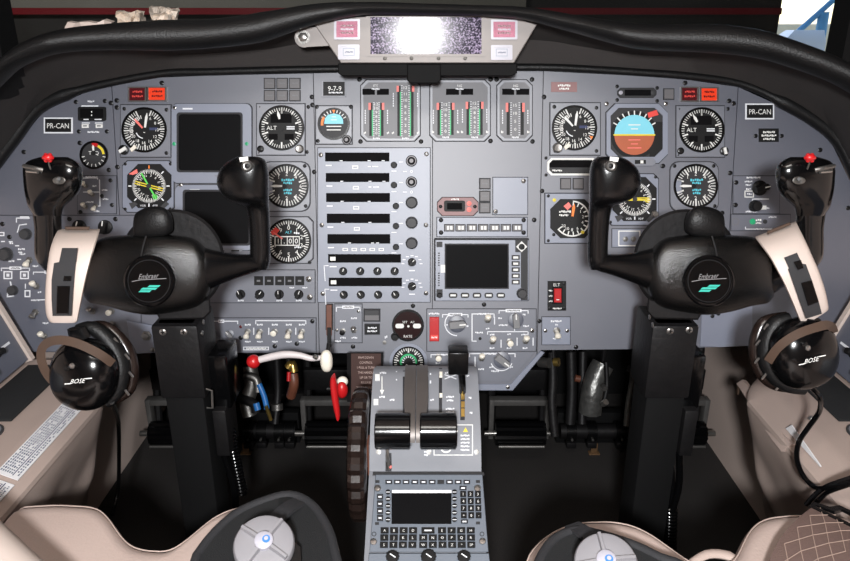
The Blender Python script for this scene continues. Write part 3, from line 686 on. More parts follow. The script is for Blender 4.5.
sem = lambda a0, a1: [(cx + r * math.cos(R(a)), cy - r * math.sin(R(a))) for a in range(a0, a1 + 1, 9)]
g.quad(sem(0, 180), 2.4, 'skyblue'); g.quad(sem(180, 360), 2.4, 'earth'); g.line([(cx - r, cy), (cx + r, cy)], 1.6, 2.5, 'yellow')
for k, (y, wd) in enumerate(((-10, 12), (-6, 7), (5, 12), (9, 7), (13, 14))): g.bar(cx, cy + y, wd, 1, 2.6, 'pinkmark' if y > 0 else 'white')
g.ticks(cx, cy, 20.6, 23.6, -60, 60, 8, 1.2, 2.6, 'white'); g.quad([(cx + 13, cy - 22), (cx + 22, cy - 25), (cx + 24, cy - 20), (cx + 14, cy - 17)], 2.9, 'redflag'); g.prism([(651, 122), (663, 122), (663, 157), (649, 157)], 2, 2.3, 'dialblack'); g.build('screen', it.root)
g = it.g(); g.rect(627, 158, 655, 166, 3.6, 5, 'bezel', .3, 3); g.rect(634, 160, 645, 164, 5, 5.3, 'dialblack'); g.bar(641, 162, 3, 3, 5.4, 'white'); g.build('index_plate', it.root)
screws(it, [(606, 104), (665, 104), (610, 167)], 4, SCREWW, .9); stamp(SCREW, 'screw', it, 662, 166, 4)

# --- standby attitude ball
it = Item('standby_horizon', 'small round standby horizon, blue over grey, under the 9-7-9 counter', 'gauge', 334, 124)
bezel(it, 316, 106, 352, 144, 'bezel', 2)
g = face(it, 334, 124, 14, 'dialgrey', 2); cx, cy = 334, 124
g.quad([(cx - 9.5, cy), (cx - 9, cy - 5), (cx - 6, cy - 9), (cx, cy - 10.5), (cx + 6, cy - 9), (cx + 9, cy - 5), (cx + 9.5, cy)], 2.8, 'skyblue'); g.bar(cx, cy + 2.5, 15, 1, 2.9, 'white'); g.bar(cx, cy + 6, 14, 1, 2.9, 'white'); g.bar(cx, cy - 4, 6, .7, 2.9, 'white'); g.bar(cx, cy - 7, 4, .7, 2.9, 'white')
g.ticks(cx, cy, 11.5, 13.6, -60, 60, 8, .9, 2.9, 'white'); g.prism([(cx - 1.6, cy - 14), (cx + 1.6, cy - 14), (cx, cy - 10)], 2.8, 3.1, 'orange'); g.arc(cx, cy, 10.5, 13, 262, 305, 2.9, 'orange'); fin(g, it)
stamp(KC, 'knob', it, 347, 140, 1, sc=.85); screws(it, [(317, 107), (351, 107), (318, 141)], 1, sc=.9)

# --- counter, engine displays
it = Item('digital_counter', 'small black counter reading 9-7-9 above the standby horizon', 'counter', 334, 88.5)
g = it.g(); g.rect(322, 81, 346, 97, 0, 4, 'bezel', .3); g.rect(323.5, 82, 345, 96, 3.6, 4.6, 'dialblack', .2); g.text('9-7-9', 335, 89, 5, 4.8, 'white', 0, .9); g.word(336, 93, 14, 1.6, 4.8, 'legend'); g.build('case', it.root)
def tape(g, x0, x1, y0, y1, n, nums, red, green=True):
    for x in (x0, x1):
        g.rect(x - 1.6, y0, x + 1.6, y1, 1.9, 2.1, 'dialblack')
        if green: g.bar(x + (1.6 if x == x0 else -1.6), (y0 + red + y1) / 2, 1.2, y1 - y0 - red, 2.3, 'greenband')
        g.bar(x - 1.2 if x == x0 else x + 1.2, y0 + red / 2, 2.4, red, 2.4, 'pinkmark')
    for i in range(n + 1):
        y = y0 + (y1 - y0) * i / n; g.bar(x0 + 2.9, y, 1.5, .6, 2.3, 'legend'); g.bar(x1 - 2.9, y, 1.5, .6, 2.3, 'legend')
    for i, t in enumerate(nums): g.text(t, (x0 + x1) / 2, y0 + (y1 - y0) * (i + .3) / len(nums), 2.9, 2.4, 'white', 0, 1.1)
def eng(x0, x1, y0, y1, name, label, tapes, wins, mt='greyface'):
    it = Item(name, label, 'engine display', (x0 + x1) / 2, (y0 + y1) / 2, 'engine tape displays')
    g = it.g(); gapshade(g, x0, y0, x1, y1, 6); g.rect(x0, y0, x1, y1, .1, 2.2, 'bezelblue' if mt != 'greyface' else 'bezel', .5, 6); g.build('bezel', it.root)
    g = it.g(); g.rect(x0 + 2.5, y0 + 2.5, x1 - 2.5, y1 - 2.5, 1.2, 2.5, mt, .2, 5)
    g2 = it.g(); 
    class Z: pass
    fr0 = g.fr; 
    for wx0, wy0, wx1, wy1 in wins: g2.rect(wx0, wy0, wx1, wy1, 2.5, 2.8, 'window')
    g.build('face_plate', it.root); g2.build('number_window', it.root)
    g3 = it.g(); sub = it.fr
    for t in tapes: tape(g3, *t)
    for v in g3.v: v.z += .0006
    g3.text('ITT' if 'first' in label or 'left' in label else 'NG', (wins[0][0] + wins[-1][2]) / 2, y0 + 6, 2.4, 3, 'white'); g3.word((wins[0][0] + wins[-1][2]) / 2, y0 + 9.2, 8, 1.6, 3, 'legend')
    for t in tapes:
        g3.word(t[0] - 6, t[3] - 3, 2.4, 2.4, 3, 'white'); g3.word(t[1] + 6, t[3] - 3, 2.4, 2.4, 3, 'white')
        for q in range(6): g3.bar(t[0] - 5.6, t[2] + 8 + q * 2.4, .9, 1.7, 3, 'legend'); g3.bar(t[1] + 5.6, t[2] + 8 + q * 2.4, .9, 1.7, 3, 'legend')
        g3.word((t[0] + t[1]) / 2, t[3] + 2.4, 7, 1.6, 3, 'legend')
    g3.build('tape_scale', it.root)
    return it
eng(361, 420, 80, 141, 'engine_display', 'leftmost engine tape display, green bars, beside the standby horizon', [(371, 382, 103, 136, 16, ['12', '10', '9', '8', '6', '4', '2', '0'], 7), (399, 412, 86, 136, 22, ['12', '11', '10', '8', '6', '4', '2', '0'], 6)], [(362.5, 89, 375, 95), (377, 89, 389, 95)])
eng(430, 490, 80, 141, 'engine_display', 'middle engine tape display with two pairs of green bars', [(439, 452, 103, 135, 14, ['12', '10', '8', '6', '4', '0'], 7), (468, 481, 102, 135, 14, ['12', '10', '8', '6', '4', '2', '0'], 7)], [(446, 89, 459, 95), (461, 89, 473, 95)])
eng(497, 532, 80, 141, 'engine_display', 'narrow engine tape display with one pair of dark bars', [(508, 522, 103, 135, 14, ['15', '10', '5', '0'], 9, False)], [(502, 89, 514, 95), (516, 89, 529, 95)])

# --- placards, lamps, buttons at the top
for px, lab in ((58.5, 'black PR-CAN registration placard on the panel at far left'), (759.5, 'black PR-CAN registration placard on the panel at right')):
    py = 125.5 if px < 400 else 111.5
    it = Item('registration_placard', lab, 'placard', px, py, 'registration placards')
    g = it.g(); g.rect(px - 14.5, py - 8, px + 14.5, py + 8, 0, 1.2, 'legend', .3); g.rect(px - 13, py - 6.6, px + 13, py + 6.6, 1.1, 1.5, 'dialblack'); g.text('PR-CAN', px, py + .3, 5.2, 1.8, 'white', 0, .85); g.build('plate', it.root)
def warnlamp(x0, x1, y0, y1, mt, label):
    it = Item('warning_lamp', label, 'lamp', (x0 + x1) / 2, (y0 + y1) / 2, 'warning lamps'); cx, cy = (x0 + x1) / 2, (y0 + y1) / 2
    g = it.g(); g.hollow(rectpts(x0, y0, x1, y1), rectpts(x0 + 1, y0 + 1.2, x1 - 1.6, y1 - 1.2), 0, 5, 'steel'); g.build('frame', it.root)
    g = it.g(); g.rect(x0 + .8, y0 + 1, x1 - 1.4, y1 - 1, 0, 3.4, mt, .5); g.word(cx, cy - 2.6, 10, 2, 3.6, 'darkredlens' if mt == 'orangelens' else 'redflag'); g.word(cx, cy + 2, 11, 2, 3.6, 'darkredlens' if mt == 'orangelens' else 'redflag'); g.build('lens', it.root)
warnlamp(129, 147.5, 87, 102, 'darkredlens', 'dark red warning lamp at left, beside a bright red one')
warnlamp(148.5, 167.5, 87, 101.5, 'orangelens', 'bright red warning lamp above the left airspeed dial')
warnlamp(680, 698, 87, 102, 'darkredlens', 'dark red warning lamp above the right ALT dial')
warnlamp(699.5, 717.5, 87.5, 102, 'orangelens', 'bright red warning lamp above the right ALT dial')
it = Item('annunciator_buttons', 'block of six grey blank buttons above the left ALT dial', 'buttons', 282, 90)
for c in range(3):
    for r_ in range(2):
        x, y = 264 + c * 12.6, 78 + r_ * 12.2; g = it.g(); g.rect(x, y, x + 11.6, y + 11.2, 0, 2, 'seam'); g.rect(x + .8, y + .8, x + 10.8, y + 10.4, 1.8, 3, 'button', .5); g.word(x + 6, y + 5.5, 6, 1.4, 3.2, 'greyface'); g.build('button', it.root)
it = Item('annunciator_buttons', 'pair of grey square buttons under the white-edged display', 'buttons', 571, 183)
for x in (560, 572.5): g = it.g(); g.rect(x, 178, x + 11, 189.5, 0, 2, 'seam'); g.rect(x + .8, 178.8, x + 10.2, 188.6, 1.8, 3, 'button', .5); g.build('button', it.root)
it = Item('annunciator_buttons', 'column of three grey square buttons beside the blank plate', 'buttons', 485, 196)
for y in (178, 190.5, 202): g = it.g(); g.rect(479, y, 490.5, y + 11.4, 0, 2, 'seam'); g.rect(480, y + 1, 489.6, y + 10.4, 1.8, 3, 'button', .5); g.word(485, y + 5.5, 6, 1.4, 3.2, 'greyface'); g.build('button', it.root)
it = Item('annunciator_button', 'single dark grey square button left of the right-hand warning lamps', 'button', 668.5, 94)
g = it.g(); g.rect(663, 88.5, 674, 100, 0, 2, 'seam'); g.rect(663.8, 89.3, 673.2, 99, 1.8, 3, 'button', .5); g.build('button', it.root)
it = Item('digital_readout', 'small dark readout with round ends above the right attitude screen', 'readout', 636, 93)
g = it.g(); g.rect(617, 88, 656, 98, 0, 4, 'dialgrey', .6, 3); g.rect(624, 90, 650, 96, 4, 4.3, 'window'); g.build('case', it.root)
for x in (620, 652): g = it.g(); g.lathe(x, 93, [(2, 4), (2, 5.4), (.2, 6)], 'whitelens' if x < 630 else 'greyknob', 14); g.build('lamp' if x < 630 else 'knob', it.root)
screws(it, [(617, 86.5), (617, 100), (657, 88), (657, 101)], 0, sc=.8)
it = Item('red_placard', 'brownish red placard with white wording above right airspeed dial', 'placard', 564, 87)
g = it.g(); g.rect(551, 82, 577, 92, 0, .8, 'roseplacard', .2); g.word(564, 85.5, 13, 2.2, 1, 'white'); g.word(564, 88.8, 10, 2, 1, 'white'); g.build('plate', it.root)
it = Item('black_placard', 'small black placard with white lines below the right PR-CAN sign', 'placard', 768.5, 135)
g = it.g(); g.rect(758.5, 128.5, 778.5, 142, 0, 1.4, 'dialblack', .3)
for k, wd in enumerate((12, 15, 12)): g.word(768.5, 132.2 + 3.4 * k, wd, 2, 1.6, 'white')
g.build('plate', it.root); screws(it, [(755.5, 136), (781.5, 136)], 0, sc=.9)
it = Item('clock_readout', 'small black clock window with two white keys, upper left panel', 'readout', 92.5, 114)
g = it.g(); g.rect(78.5, 107, 106.5, 121, 0, 3, 'dialblack', .5, 0, 2); g.rect(81, 109, 104, 118, 3, 3.2, 'window'); g.bar(92.5, 112, 1, 1.4, 3.4, 'white'); g.bar(92.5, 115.5, 1, 1.4, 3.4, 'white'); g.bar(87, 119.6, 5, 1, 3.4, 'legend'); g.bar(99, 119.6, 7, 1, 3.4, 'legend'); CK = g
for x in (85.5, 99.5): g = it.g(); g.rect(x - 3.4, 124.2, x + 3.4, 128, 0, 2, 'white', .4); g.bar(x, 126, 4, 1.4, 2.2, 'greyface'); g.build('button', it.root)
g = CK; g.word(91, 101.5, 7, 1.8, .4, 'legend'); g.bar(90, 106, 17, 1.2, .4, 'legend'); g.bar(86, 123, 8, 1, .4, 'legend'); g.bar(99, 123, 8, 1, .4, 'legend'); g.word(93.5, 132, 12, 1.8, .4, 'legend'); g.build('case', it.root)
screws(it, [(76, 102), (105, 101), (79, 131.5), (107, 131.5)], 0, sc=.9)
# ------------------------------------------------------------ the radio stack and the rest of the panel's units
def unit(name, label, cat, x0, y0, x1, y1, mt='subpanel', z=1.6, cut=0.0, rnd=0.0, group=None):
    it = Item(name, label, cat, (x0 + x1) / 2, (y0 + y1) / 2, group); g = it.g(); gapshade(g, x0, y0, x1, y1, cut, rnd, .6); g.rect(x0, y0, x1, y1, .1, z, mt, .4, cut, rnd); it.face = g; return it
def bracket(g, x0, x1, y, h, z, gap=None, wd=.9):
    g.line([(x0, y + h), (x0, y), (x1, y), (x1, y + h)], wd, z, 'legend')
    if gap: g.bar((x0 + x1) / 2, y, gap, 3.2, z + .02, 'legend'); g.word((x0 + x1) / 2, y, gap * .8, 1.6, z + .05, 'greyface')
it = unit('radio_stack', 'tall grey radio stack with seven dark display windows beside the engine displays', 'radio', 318, 148, 430, 302, 'bezelblue', 2)
g = it.face; z = 2.1
wins = [(325.3, 152.6, 389.4, 161.5), (326, 173, 389.4, 182), (326.3, 193, 390, 202), (327, 213.6, 390, 223), (327.6, 234, 390.3, 243.5), (328.3, 254, 401, 262.5), (329, 277.5, 402, 286)]
for k, (a, b, c, d) in enumerate(wins):
    if k < 5:
        g.bar(a + 3.5, d + 4, 6, 1.2, z, 'legend'); 
        if k < 4: g.hollow(rectpts(a + 27, d + 4, a + 33, d + 7.5), rectpts(a + 28, d + 5, a + 32, d + 6.5), 1.9, z, 'white'); 
        if k < 2: g.bar(a + 44, d + 5, 3, 1, z, 'legend'); g.bar(a + 50, d + 5, 6, 1, z, 'legend'); g.bar(405, d + 10, 4, .9, z, 'legend'); g.ring(411.5, d + 10, .8, 1.4, 1.9, z, 'legend', 10)
        if k == 4:
            for q in range(5): g.hollow(rectpts(a + 15 + q * 9, d + 4.4, a + 20.5 + q * 9, d + 7.4), rectpts(a + 16 + q * 9, d + 5.2, a + 19.5 + q * 9, d + 6.6), 1.9, z, 'white')
        g.bar(394, (b + d) / 2 + 14, 5, .9, z, 'legend'); g.bar(401, (b + d) / 2 + 5, 4, .9, z, 'legend')
    else:
        g.bar(a + 5, d + 4, 7, 1.2, z, 'legend'); g.line([(a - 3, d + 18), (a - 4, d + 3), (a, d + 3)], .8, z, 'legend'); g.bar(412, d + 8, 6, 1.2, z, 'legend')
        for q in range(7): g.bar(412 + 9 * math.cos(R(180 + 30 * q)), d + 1 + 8 * math.sin(R(180 + 30 * q)), 3, 1, z, 'legend')
g.build('face_plate', it.root)
for k, (a, b, c, d) in enumerate(wins):
    g = it.g(); g.rect(a, b, c, d, 1.8, 2.6, 'window', .2)
    if k < 5:
        for x in ((16, 44, 58) if k < 2 else (16, 43) if k < 4 else (22, 45, 50)): g.bar(a + x, d - .7, 3, .9, 2.7, 'legend')
    else: g.rect(a + 2, b + 2.6, a + 7.5, d - 2, 2.6, 2.8, 'white')
    g.build('display_window', it.root)
for k, y in enumerate((161, 182)): stamp(KC, 'knob', it, 411.5, y, 2, sc=1.0)
for y in (202.5, 222.5, 243): stamp(KG, 'knob', it, 411.7, y, 2, sc=.95)
for x, y in ((394, 165), (394, 185), (396, 206), (396, 226), (396, 247)): stamp(KS, 'knob', it, x, y, 2, sc=.95)
for y, a in ((262, 40), (286, 60)): stamp(KP, 'selector_knob', it, 412, y, 2, sc=.85, rot=a)
for x in (343.3, 360.3, 377.5, 394.7): stamp(KM, 'knob', it, x, 271, 2, rot=20, sc=.85); stamp(KM, 'knob', it, x + .7, 294.5, 2, rot=-30, sc=.85)
screws(it, [(321, 155), (426.5, 154), (322, 225), (426, 225), (323, 293.5), (426, 293)], 2, SCREWW, 1.0)

it = unit('tone_module', 'small rosy eight-sided module with dark window and two pink lamps', 'module', 437.5, 197.5, 478, 215.5, 'roseplacard', 2.4, 5)
g = it.face; g.rect(444, 200.5, 465, 211.5, 2.2, 3, 'dialblack', .3, 0, 2); g.rect(447, 203, 462, 209.5, 3, 3.1, 'window'); g.word(455, 199.2, 8, 1.6, 2.6, 'white'); g.build('case', it.root)
for y in (203.5, 209.5): g = it.g(); g.lathe(469, y, [(2.4, 2.2), (2.4, 3.6), (.3, 4.4)], 'pinkmark', 14); g.build('lamp', it.root)
screws(it, [(440.5, 206.5), (474.8, 206.5)], 2.4, sc=.8)
it = unit('blank_plate', 'light grey blank plate with two screws above the centre screen', 'plate', 493, 177.5, 527.5, 214.5, 'bezelblue', 1); it.face.build('plate', it.root); screws(it, [(523.5, 181), (495.5, 211.5)], 1, SCREWW)
it = unit('button_strip', 'long strip of seven white-capped buttons above the centre screen', 'buttons', 437, 217.5, 527, 236.5, 'bezelblue', 1.6); it.face.build('plate', it.root)
for k in range(7):
    x = 444 + k * 11.3; g = it.g(); g.rect(x, 224, x + 10.4, 231.4, 1.5, 2.4, 'seam'); g.rect(x + .7, 224.7, x + 9.7, 230.7, 2.2, 3.4, 'button', .3); g.bar(x + 5.6, 227.7, 5.6, 3.8, 3.5, 'white'); g.bar(x + 5.6, 227.7, .8, 3.8, 3.6, 'button'); g.build('button', it.root)
screws(it, [(441, 220), (523.5, 220), (441, 232.5), (523.5, 232.5), (534, 219.8)], 1.6, sc=1.0)
it = unit('map_display', 'wide dark map screen with side keys in centre panel', 'display', 434.5, 238.5, 528.5, 300.5, 'bezelblue', 3, 0, 1.5)
g = it.face; g.rect(434.5, 238.5, 528.5, 240, 1, 3.6, 'seam'); g.rect(434.5, 238.5, 435.6, 300.5, 1, 3.6, 'seam'); g.rect(515, 240, 527.6, 252, 2.8, 3.4, 'dialgrey'); g.rect(520.6, 252, 527.6, 300, 2.8, 3.3, 'dialgrey'); g.rect(436.4, 241.5, 442.4, 247, 2.8, 3.4, 'dialgrey'); g.rect(436.4, 289, 442.6, 297, 2.8, 3.4, 'dialgrey')
for q in range(6): g.bar(438.8, 253 + q * 2.4, 1.8, 1.2, 3.2, 'dialgrey'); g.bar(438.8, 273 + q * 2.4, 1.8, 1.2, 3.2, 'dialgrey')
g.build('bezel', it.root)
g = it.g(); g.hollow(rectpts(444.6, 243.4, 508.6, 288.6), rectpts(446, 244.8, 507.4, 287.4), 2.8, 4.2, 'seam'); g.rect(445.4, 244.2, 508, 288, 2.8, 3.4, 'screen'); g.build('screen', it.root)
g = it.g(); g.prism([(521.3, 241), (527, 246.5), (521.3, 252), (515.8, 246.5)], 3.4, 4.2, 'white', .2); g.lathe(521.3, 246.5, [(3, 4.2), (3, 7), (.4, 7.4)], 'blackknob', 18); g.build('direction_key', it.root)
for k in range(5): g = it.g(); y = 257.2 + k * 6.15; g.rect(511.4, y - 2.3, 519.4, y + 2.3, 3, 4.2, 'dialgrey', .3); g.bar(515.4, y, 5, 2.2, 4.3, 'white'); g.build('key', it.root)
for k in range(5): g = it.g(); x = 453 + k * 11.9; g.rect(x - 4.3, 292.4, x + 4.3, 297.6, 3, 4.2, 'dialgrey', .3, 0, 2); g.bar(x, 295, 5.4, 2, 4.3, 'white'); g.build('key', it.root)
stamp(KG, 'knob', it, 521.5, 293, 3, sc=.85); stamp(KS, 'knob', it, 439.6, 295, 3, sc=.8)
g = it.g(); g.rect(440.5, 264.5, 445, 272.5, 3, 4.4, 'white', .3); g.build('card_slot', it.root)

# --- cabin pressure gauge, readout
it = Item('pressure_gauge', 'eight-sided black gauge with white arc scale and red flag, beside right yoke horn', 'gauge', 571, 217)
bezel(it, 545, 193.5, 598, 243, 'bezelblue', 2.4); cx, cy = 571.5, 218.5
g = it.g(); g.rect(550, 199, 594, 238, 2.2, 4.4, 'dialblack', .5, 10); g.arc(cx, cy, 16.6, 18, 5, 232, 4.6, 'white'); g.ticks(cx, cy, 13.5, 17.5, 5, 232, 12, 1.1, 4.6, 'white'); g.word(cx - 7, cy - 7, 12, 2.2, 4.6, 'white'); g.word(cx - 7, cy - 3.4, 12, 2, 4.6, 'white')
for t, a in (('1', 50), ('2', 80), ('4', 110), ('6', 150), ('8', 180), ('10', 205), ('20', 230)): g.text(t, cx + 11 * math.sin(R(a)), cy - 11 * math.cos(R(a)), 3, 4.6, 'white')
g.disc(cx, cy, 5, 4.4, 5, 'dialblack'); g.build('dial_face', it.root); needle(it, cx, cy, 8, 15, 5.2, 'orange', 0, 3)
g = it.g(); g.prism([(563, 206), (568, 202), (571, 206), (567, 210)], 4.5, 5.2, 'pinkmark'); g.build('warning_flag', it.root)
g = it.g(); g.lathe(582, 232, [(1.8, 4), (1.8, 5), (.2, 6)], 'yellow', 10); g.lathe(554, 200, [(1.8, 2.4), (1.8, 3.4), (.2, 4.2)], 'yellow', 10); g.build('dial_lamp', it.root)
screws(it, [(548, 240.5), (595, 196.5), (553.5, 234.5), (548, 196)], 2.4, sc=.7)
it = Item('data_readout', 'flat dark readout in a white eight-sided border, above two grey buttons', 'readout', 572, 167)
g = it.g(); g.hollow(rectpts(547, 158, 597, 175.5, 4), rectpts(549, 160, 595, 173.5, 3.4), 0, 3, 'white'); g.rect(548, 159, 596, 174.5, 0, 1.6, 'window', 0, 3.6); g.prism([(549.5, 167.5), (594.5, 167.5), (594.5, 172), (592, 173), (552, 173), (549.5, 171)], 1.6, 2, 'dialgrey'); g.word(557, 170.5, 10, 1.8, 2.2, 'white'); g.build('case', it.root)
screws(it, [(546, 158), (598, 158), (546, 175), (598, 175)], 0, sc=.7)

# --- left side panels
it = unit('audio_panel', 'left grey audio panel with white bracket lines beside the left yoke grip', 'control panel', 78, 176, 116.5, 213.5)
g = it.face; z = 1.8; g.line([(84, 178), (98, 178), (98, 179)], .9, z, 'legend'); g.line([(100, 180), (100.5, 206), (96, 206)], .9, z, 'legend'); g.line([(84, 192), (100, 192)], .9, z, 'legend')
for x, y, wd in ((92, 177, 12), (105, 190, 6), (106, 199, 6), (95, 186, 4), (97, 211, 6), (90, 202, 8)): g.word(x, y, wd, 1.6, z, 'legend')
g.build('face_plate', it.root)
for x, y, st in ((93, 194.5, 'u'), (96, 206, 'd'), (86, 186, 'u'), (86, 207, 'u')): toggle(it, x, y, st, 1.6, .75)
screws(it, [(111, 180.5), (112.5, 205), (81, 212), (102.5, 196)], 1.6, sc=.9)
it = unit('light_control_panel', 'left lower grey panel with rotary knobs and ivory toggle switches', 'control panel', -18, 215.5, 141, 351.5)
g = it.face; z = 1.8
g.line([(17, 222), (17, 218), (30, 218)], 1, z, 'legend'); g.bar(25, 217.6, 9, 2.6, z, 'legend'); g.line([(18, 232), (20, 225), (27, 224)], 1, z, 'legend'); g.hollow(rectpts(-6, 232, 5, 236), rectpts(-5, 233, 4, 235), 1.6, z, 'legend')
for q in range(8): g.bar(7 + 14 * math.sin(R(-110 + 32 * q)), 254 - 13 * math.cos(R(-110 + 32 * q)), 4, 1.1, z, 'legend')
for x, y, wd in ((12, 261, 6), (36, 266, 6), (22, 249, 7), (23, 254, 6), (12, 243, 4), (40, 292, 4), (37, 300, 6), (46, 323, 6), (60, 240, 8)): g.word(x, y, wd, 1.8, z, 'legend')
bracket(g, 2, 30, 268, 2.5, z, 12); bracket(g, 34, 66, 272, 2, z, 10); g.line([(32, 300), (60, 299)], 1, z, 'legend')
for x in (8.5, 25): g.hollow(rectpts(x - 4.4, 271, x + 4.4, 279), rectpts(x - 3.2, 272.2, x + 3.2, 277.8), 1.6, z, 'legend'); g.bar(x, 275, 3, 3, z, 'legend')
g.line([(11, 282), (14, 296), (8, 296.5), (8.5, 291)], 1.4, z, 'legend'); g.hollow(rectpts(25, 290, 31, 297), rectpts(26.2, 291.2, 29.8, 295.8), 1.6, z, 'legend'); g.line([(26, 288), (26, 284)], 1, z, 'legend')
g.build('face_plate', it.root)
for x, y, sc, a in ((27, 234, .9, 0), (7, 254, 1.1, 0), (14, 290, .8, -20)): stamp(KG, 'knob', it, x, y, 1.6, sc=sc)
for x, y, a in ((80, 227, 20), (106, 227, 10)): stamp(KPB, 'selector_knob', it, x, y, 1.6, sc=1.1, rot=a)
for x, y, st in ((30, 260, 'd'), (37, 286, 'u'), (36, 312, 'bd'), (45, 336, 'u'), (93, 311, 'bu'), (112, 311, 'm'), (113, 324, 'bd'), (97, 326, 'u')): toggle(it, x, y, st, 1.6)
screws(it, [(3, 224), (10, 237), (70, 219), (137, 220), (116, 219)], 1.6)
it = Item('hinge_bracket', 'grey bracket with a large bolt left of the left column', 'bracket', 144, 335)
g = it.g(); g.prism([(128, 320), (160, 326), (162, 352), (133, 353)], 1.6, 6, 'bezelblue', .5); g.build('plate', it.root); stamp(NUT, 'bolt', it, 148, 335, 6, sc=1.5); stamp(NUT, 'bolt', it, 154, 349, 6, sc=.8)

it = unit('tuning_panel', 'grey panel with square black keys and four pointer knobs below left yoke horn', 'control panel', 196, 270, 315, 302.5)
g = it.face; z = 1.8
for x in (241, 260, 279.5, 299): g.word(x, 302 - 1.6, 6, 1.6, z, 'legend')
g.word(292, 287.6, 5, 1.4, z, 'legend'); g.word(305, 287.6, 5, 1.4, z, 'legend'); g.build('face_plate', it.root)
for x in (259, 269.5, 280, 290, 300): g = it.g(); g.rect(x - 4.4, 276, x + 4.4, 285, 1.6, 4, 'dialblack', .4); g.bar(x, 280.5, 3.4, 1.8, 4.1, 'greyface'); g.build('key', it.root)
for x, a, m_ in ((241, -20, KP), (260, 40, KP), (279.5, 0, KP), (299, 25, KP)): stamp(m_, 'selector_knob', it, x, 294, 1.6, sc=.95, rot=a)
screws(it, [(309, 279), (310, 297)], 1.6, SCREWW, 1.3)
it = unit('switch_panel', 'grey panel with a row of five ivory toggle switches beside the left column', 'control panel', 196, 318, 316, 352.5)
g = it.face; bracket(g, 205, 238, 321, 2.5, 1.8, 6); bracket(g, 256, 306, 320.5, 3, 1.8)
for x in (248, 260, 275, 289, 302): g.word(x, 324.5, 6, 1.8, 1.8, 'legend'); g.word(x, 341.5, 6, 1.6, 1.8, 'legend')
for x in (254, 269, 296): g.line([(x, 328), (x, 334)], 1, 1.8, 'legend')
g.hollow(rectpts(243.5, 346.5, 269, 350), rectpts(244.3, 347.2, 268.2, 349.3), 1.5, 1.9, 'legend'); g.word(256.5, 348.3, 20, 1.6, 1.9, 'white'); g.build('face_plate', it.root)
for x, y in ((230, 334), (214, 334)): stamp(KPG, 'selector_knob', it, x, y, 1.6, sc=.55, rot=-40)
for x, st in ((248, 'd'), (260, 'd'), (275, 'm'), (289, 'd'), (302, 'd')): toggle(it, x, 331.5, st, 1.6)
g = it.g(); g.lathe(241, 326.5, [(1.6, 1.6), (1.6, 2.4), (.2, 3)], 'darkredlens', 10); g.build('lamp', it.root); stamp(SCREW, 'screw', it, 297, 343.5, 1.6); stamp(SCREW, 'screw', it, 312.5, 321, 1.6); stamp(SCREW, 'screw', it, 275, 346, 1.6); stamp(SCREW, 'screw', it, 241, 337.5, 1.6)

# --- centre bottom
it = Item('leather_strap', 'narrow reddish brown strap hanging in a slot left of the small switch panel', 'strap', 329, 324)
g = it.g(); g.rect(325.6, 303.5, 333.4, 330, 0, .6, 'seam'); g.rect(326.6, 304.5, 332, 335, .4, 4, 'woodbrown', .5); g.rect(327.5, 327, 331.5, 346, 1, 5, 'dialblack', .5); g.build('strap', it.root)
it = unit('light_switch_panel', 'small grey panel with one black and one silver switch', 'control panel', 335, 304, 362, 342.5)
g = it.face; bracket(g, 336.5, 360, 307, 4, 1.8, 12)
for x, y in ((343, 321), (354, 318), (343, 337.5), (354.5, 337.5), (338, 341)): g.word(x, y, 6, 1.8, 1.8, 'legend')
g.build('face_plate', it.root); toggle(it, 343, 331, 'bm', 1.6, .9); toggle(it, 354, 330, 'bu', 1.6, .9); screws(it, [(358.5, 311), (337, 330)], 1.6, SCREWW, .7)
it = Item('indicator_button', 'dark glassy square button over a black worded one, left of the round gauges', 'button', 372, 315)
g = it.g(); g.rect(363.5, 308.5, 380.5, 321.5, 0, 2.4, 'seam', .3); g.rect(365, 310, 379, 320, 2.2, 3.4, 'greyknob', .4); g.rect(365, 315, 379, 320, 3.2, 3.6, 'button'); g.build('button', it.root)
it = Item('indicator_button', 'black square button with white wording under a glassy one', 'button', 372.5, 329)
g = it.g(); g.rect(364.5, 323.5, 380, 334.5, 0, 2.4, 'seam', .3); g.rect(365.5, 324.5, 379, 333.6, 2.2, 3.2, 'dialblack', .3); g.word(372.4, 327.5, 9, 1.8, 3.4, 'legend'); g.word(372.4, 330.8, 10, 1.8, 3.4, 'legend'); g.build('button', it.root)
it = Item('rate_indicator', 'round dark red-brown dial with two white bars, above the green-scale gauge', 'gauge', 408, 325)
g = it.g(); g.ring(408, 325, 14, 16, 0, 4, 'blackplastic'); g.disc(408, 325, 14.2, 0, 2.4, 'redwindow'); g.rect(395.5, 323.4, 404, 328, 2.4, 3, 'white', .2, 0, 2); g.rect(413, 323.4, 421, 328, 2.4, 3, 'white', .2, 0, 2); g.text('SET', 405, 321.8, 2.2, 2.7, 'white'); g.text('AC', 412.5, 321.8, 2.2, 2.7, 'white'); g.disc(408.4, 326, 1.2, 2.4, 3, 'white', 10); g.text('RATE', 408, 336, 2.6, 2.7, 'white'); g.build('dial_face', it.root)
stamp(KB, 'knob', it, 395, 336.5, 0, sc=.75); g = it.g(); g.word(386, 337, 3, 3, .4, 'legend'); g.lathe(384.5, 342.5, [(2, 0), (2, .8), (.2, 1)], 'steel', 12); g.build('stud', it.root)
it = Item('oxygen_gauge', 'round black gauge with green arc scale at top of the pedestal', 'gauge', 408.5, 362)
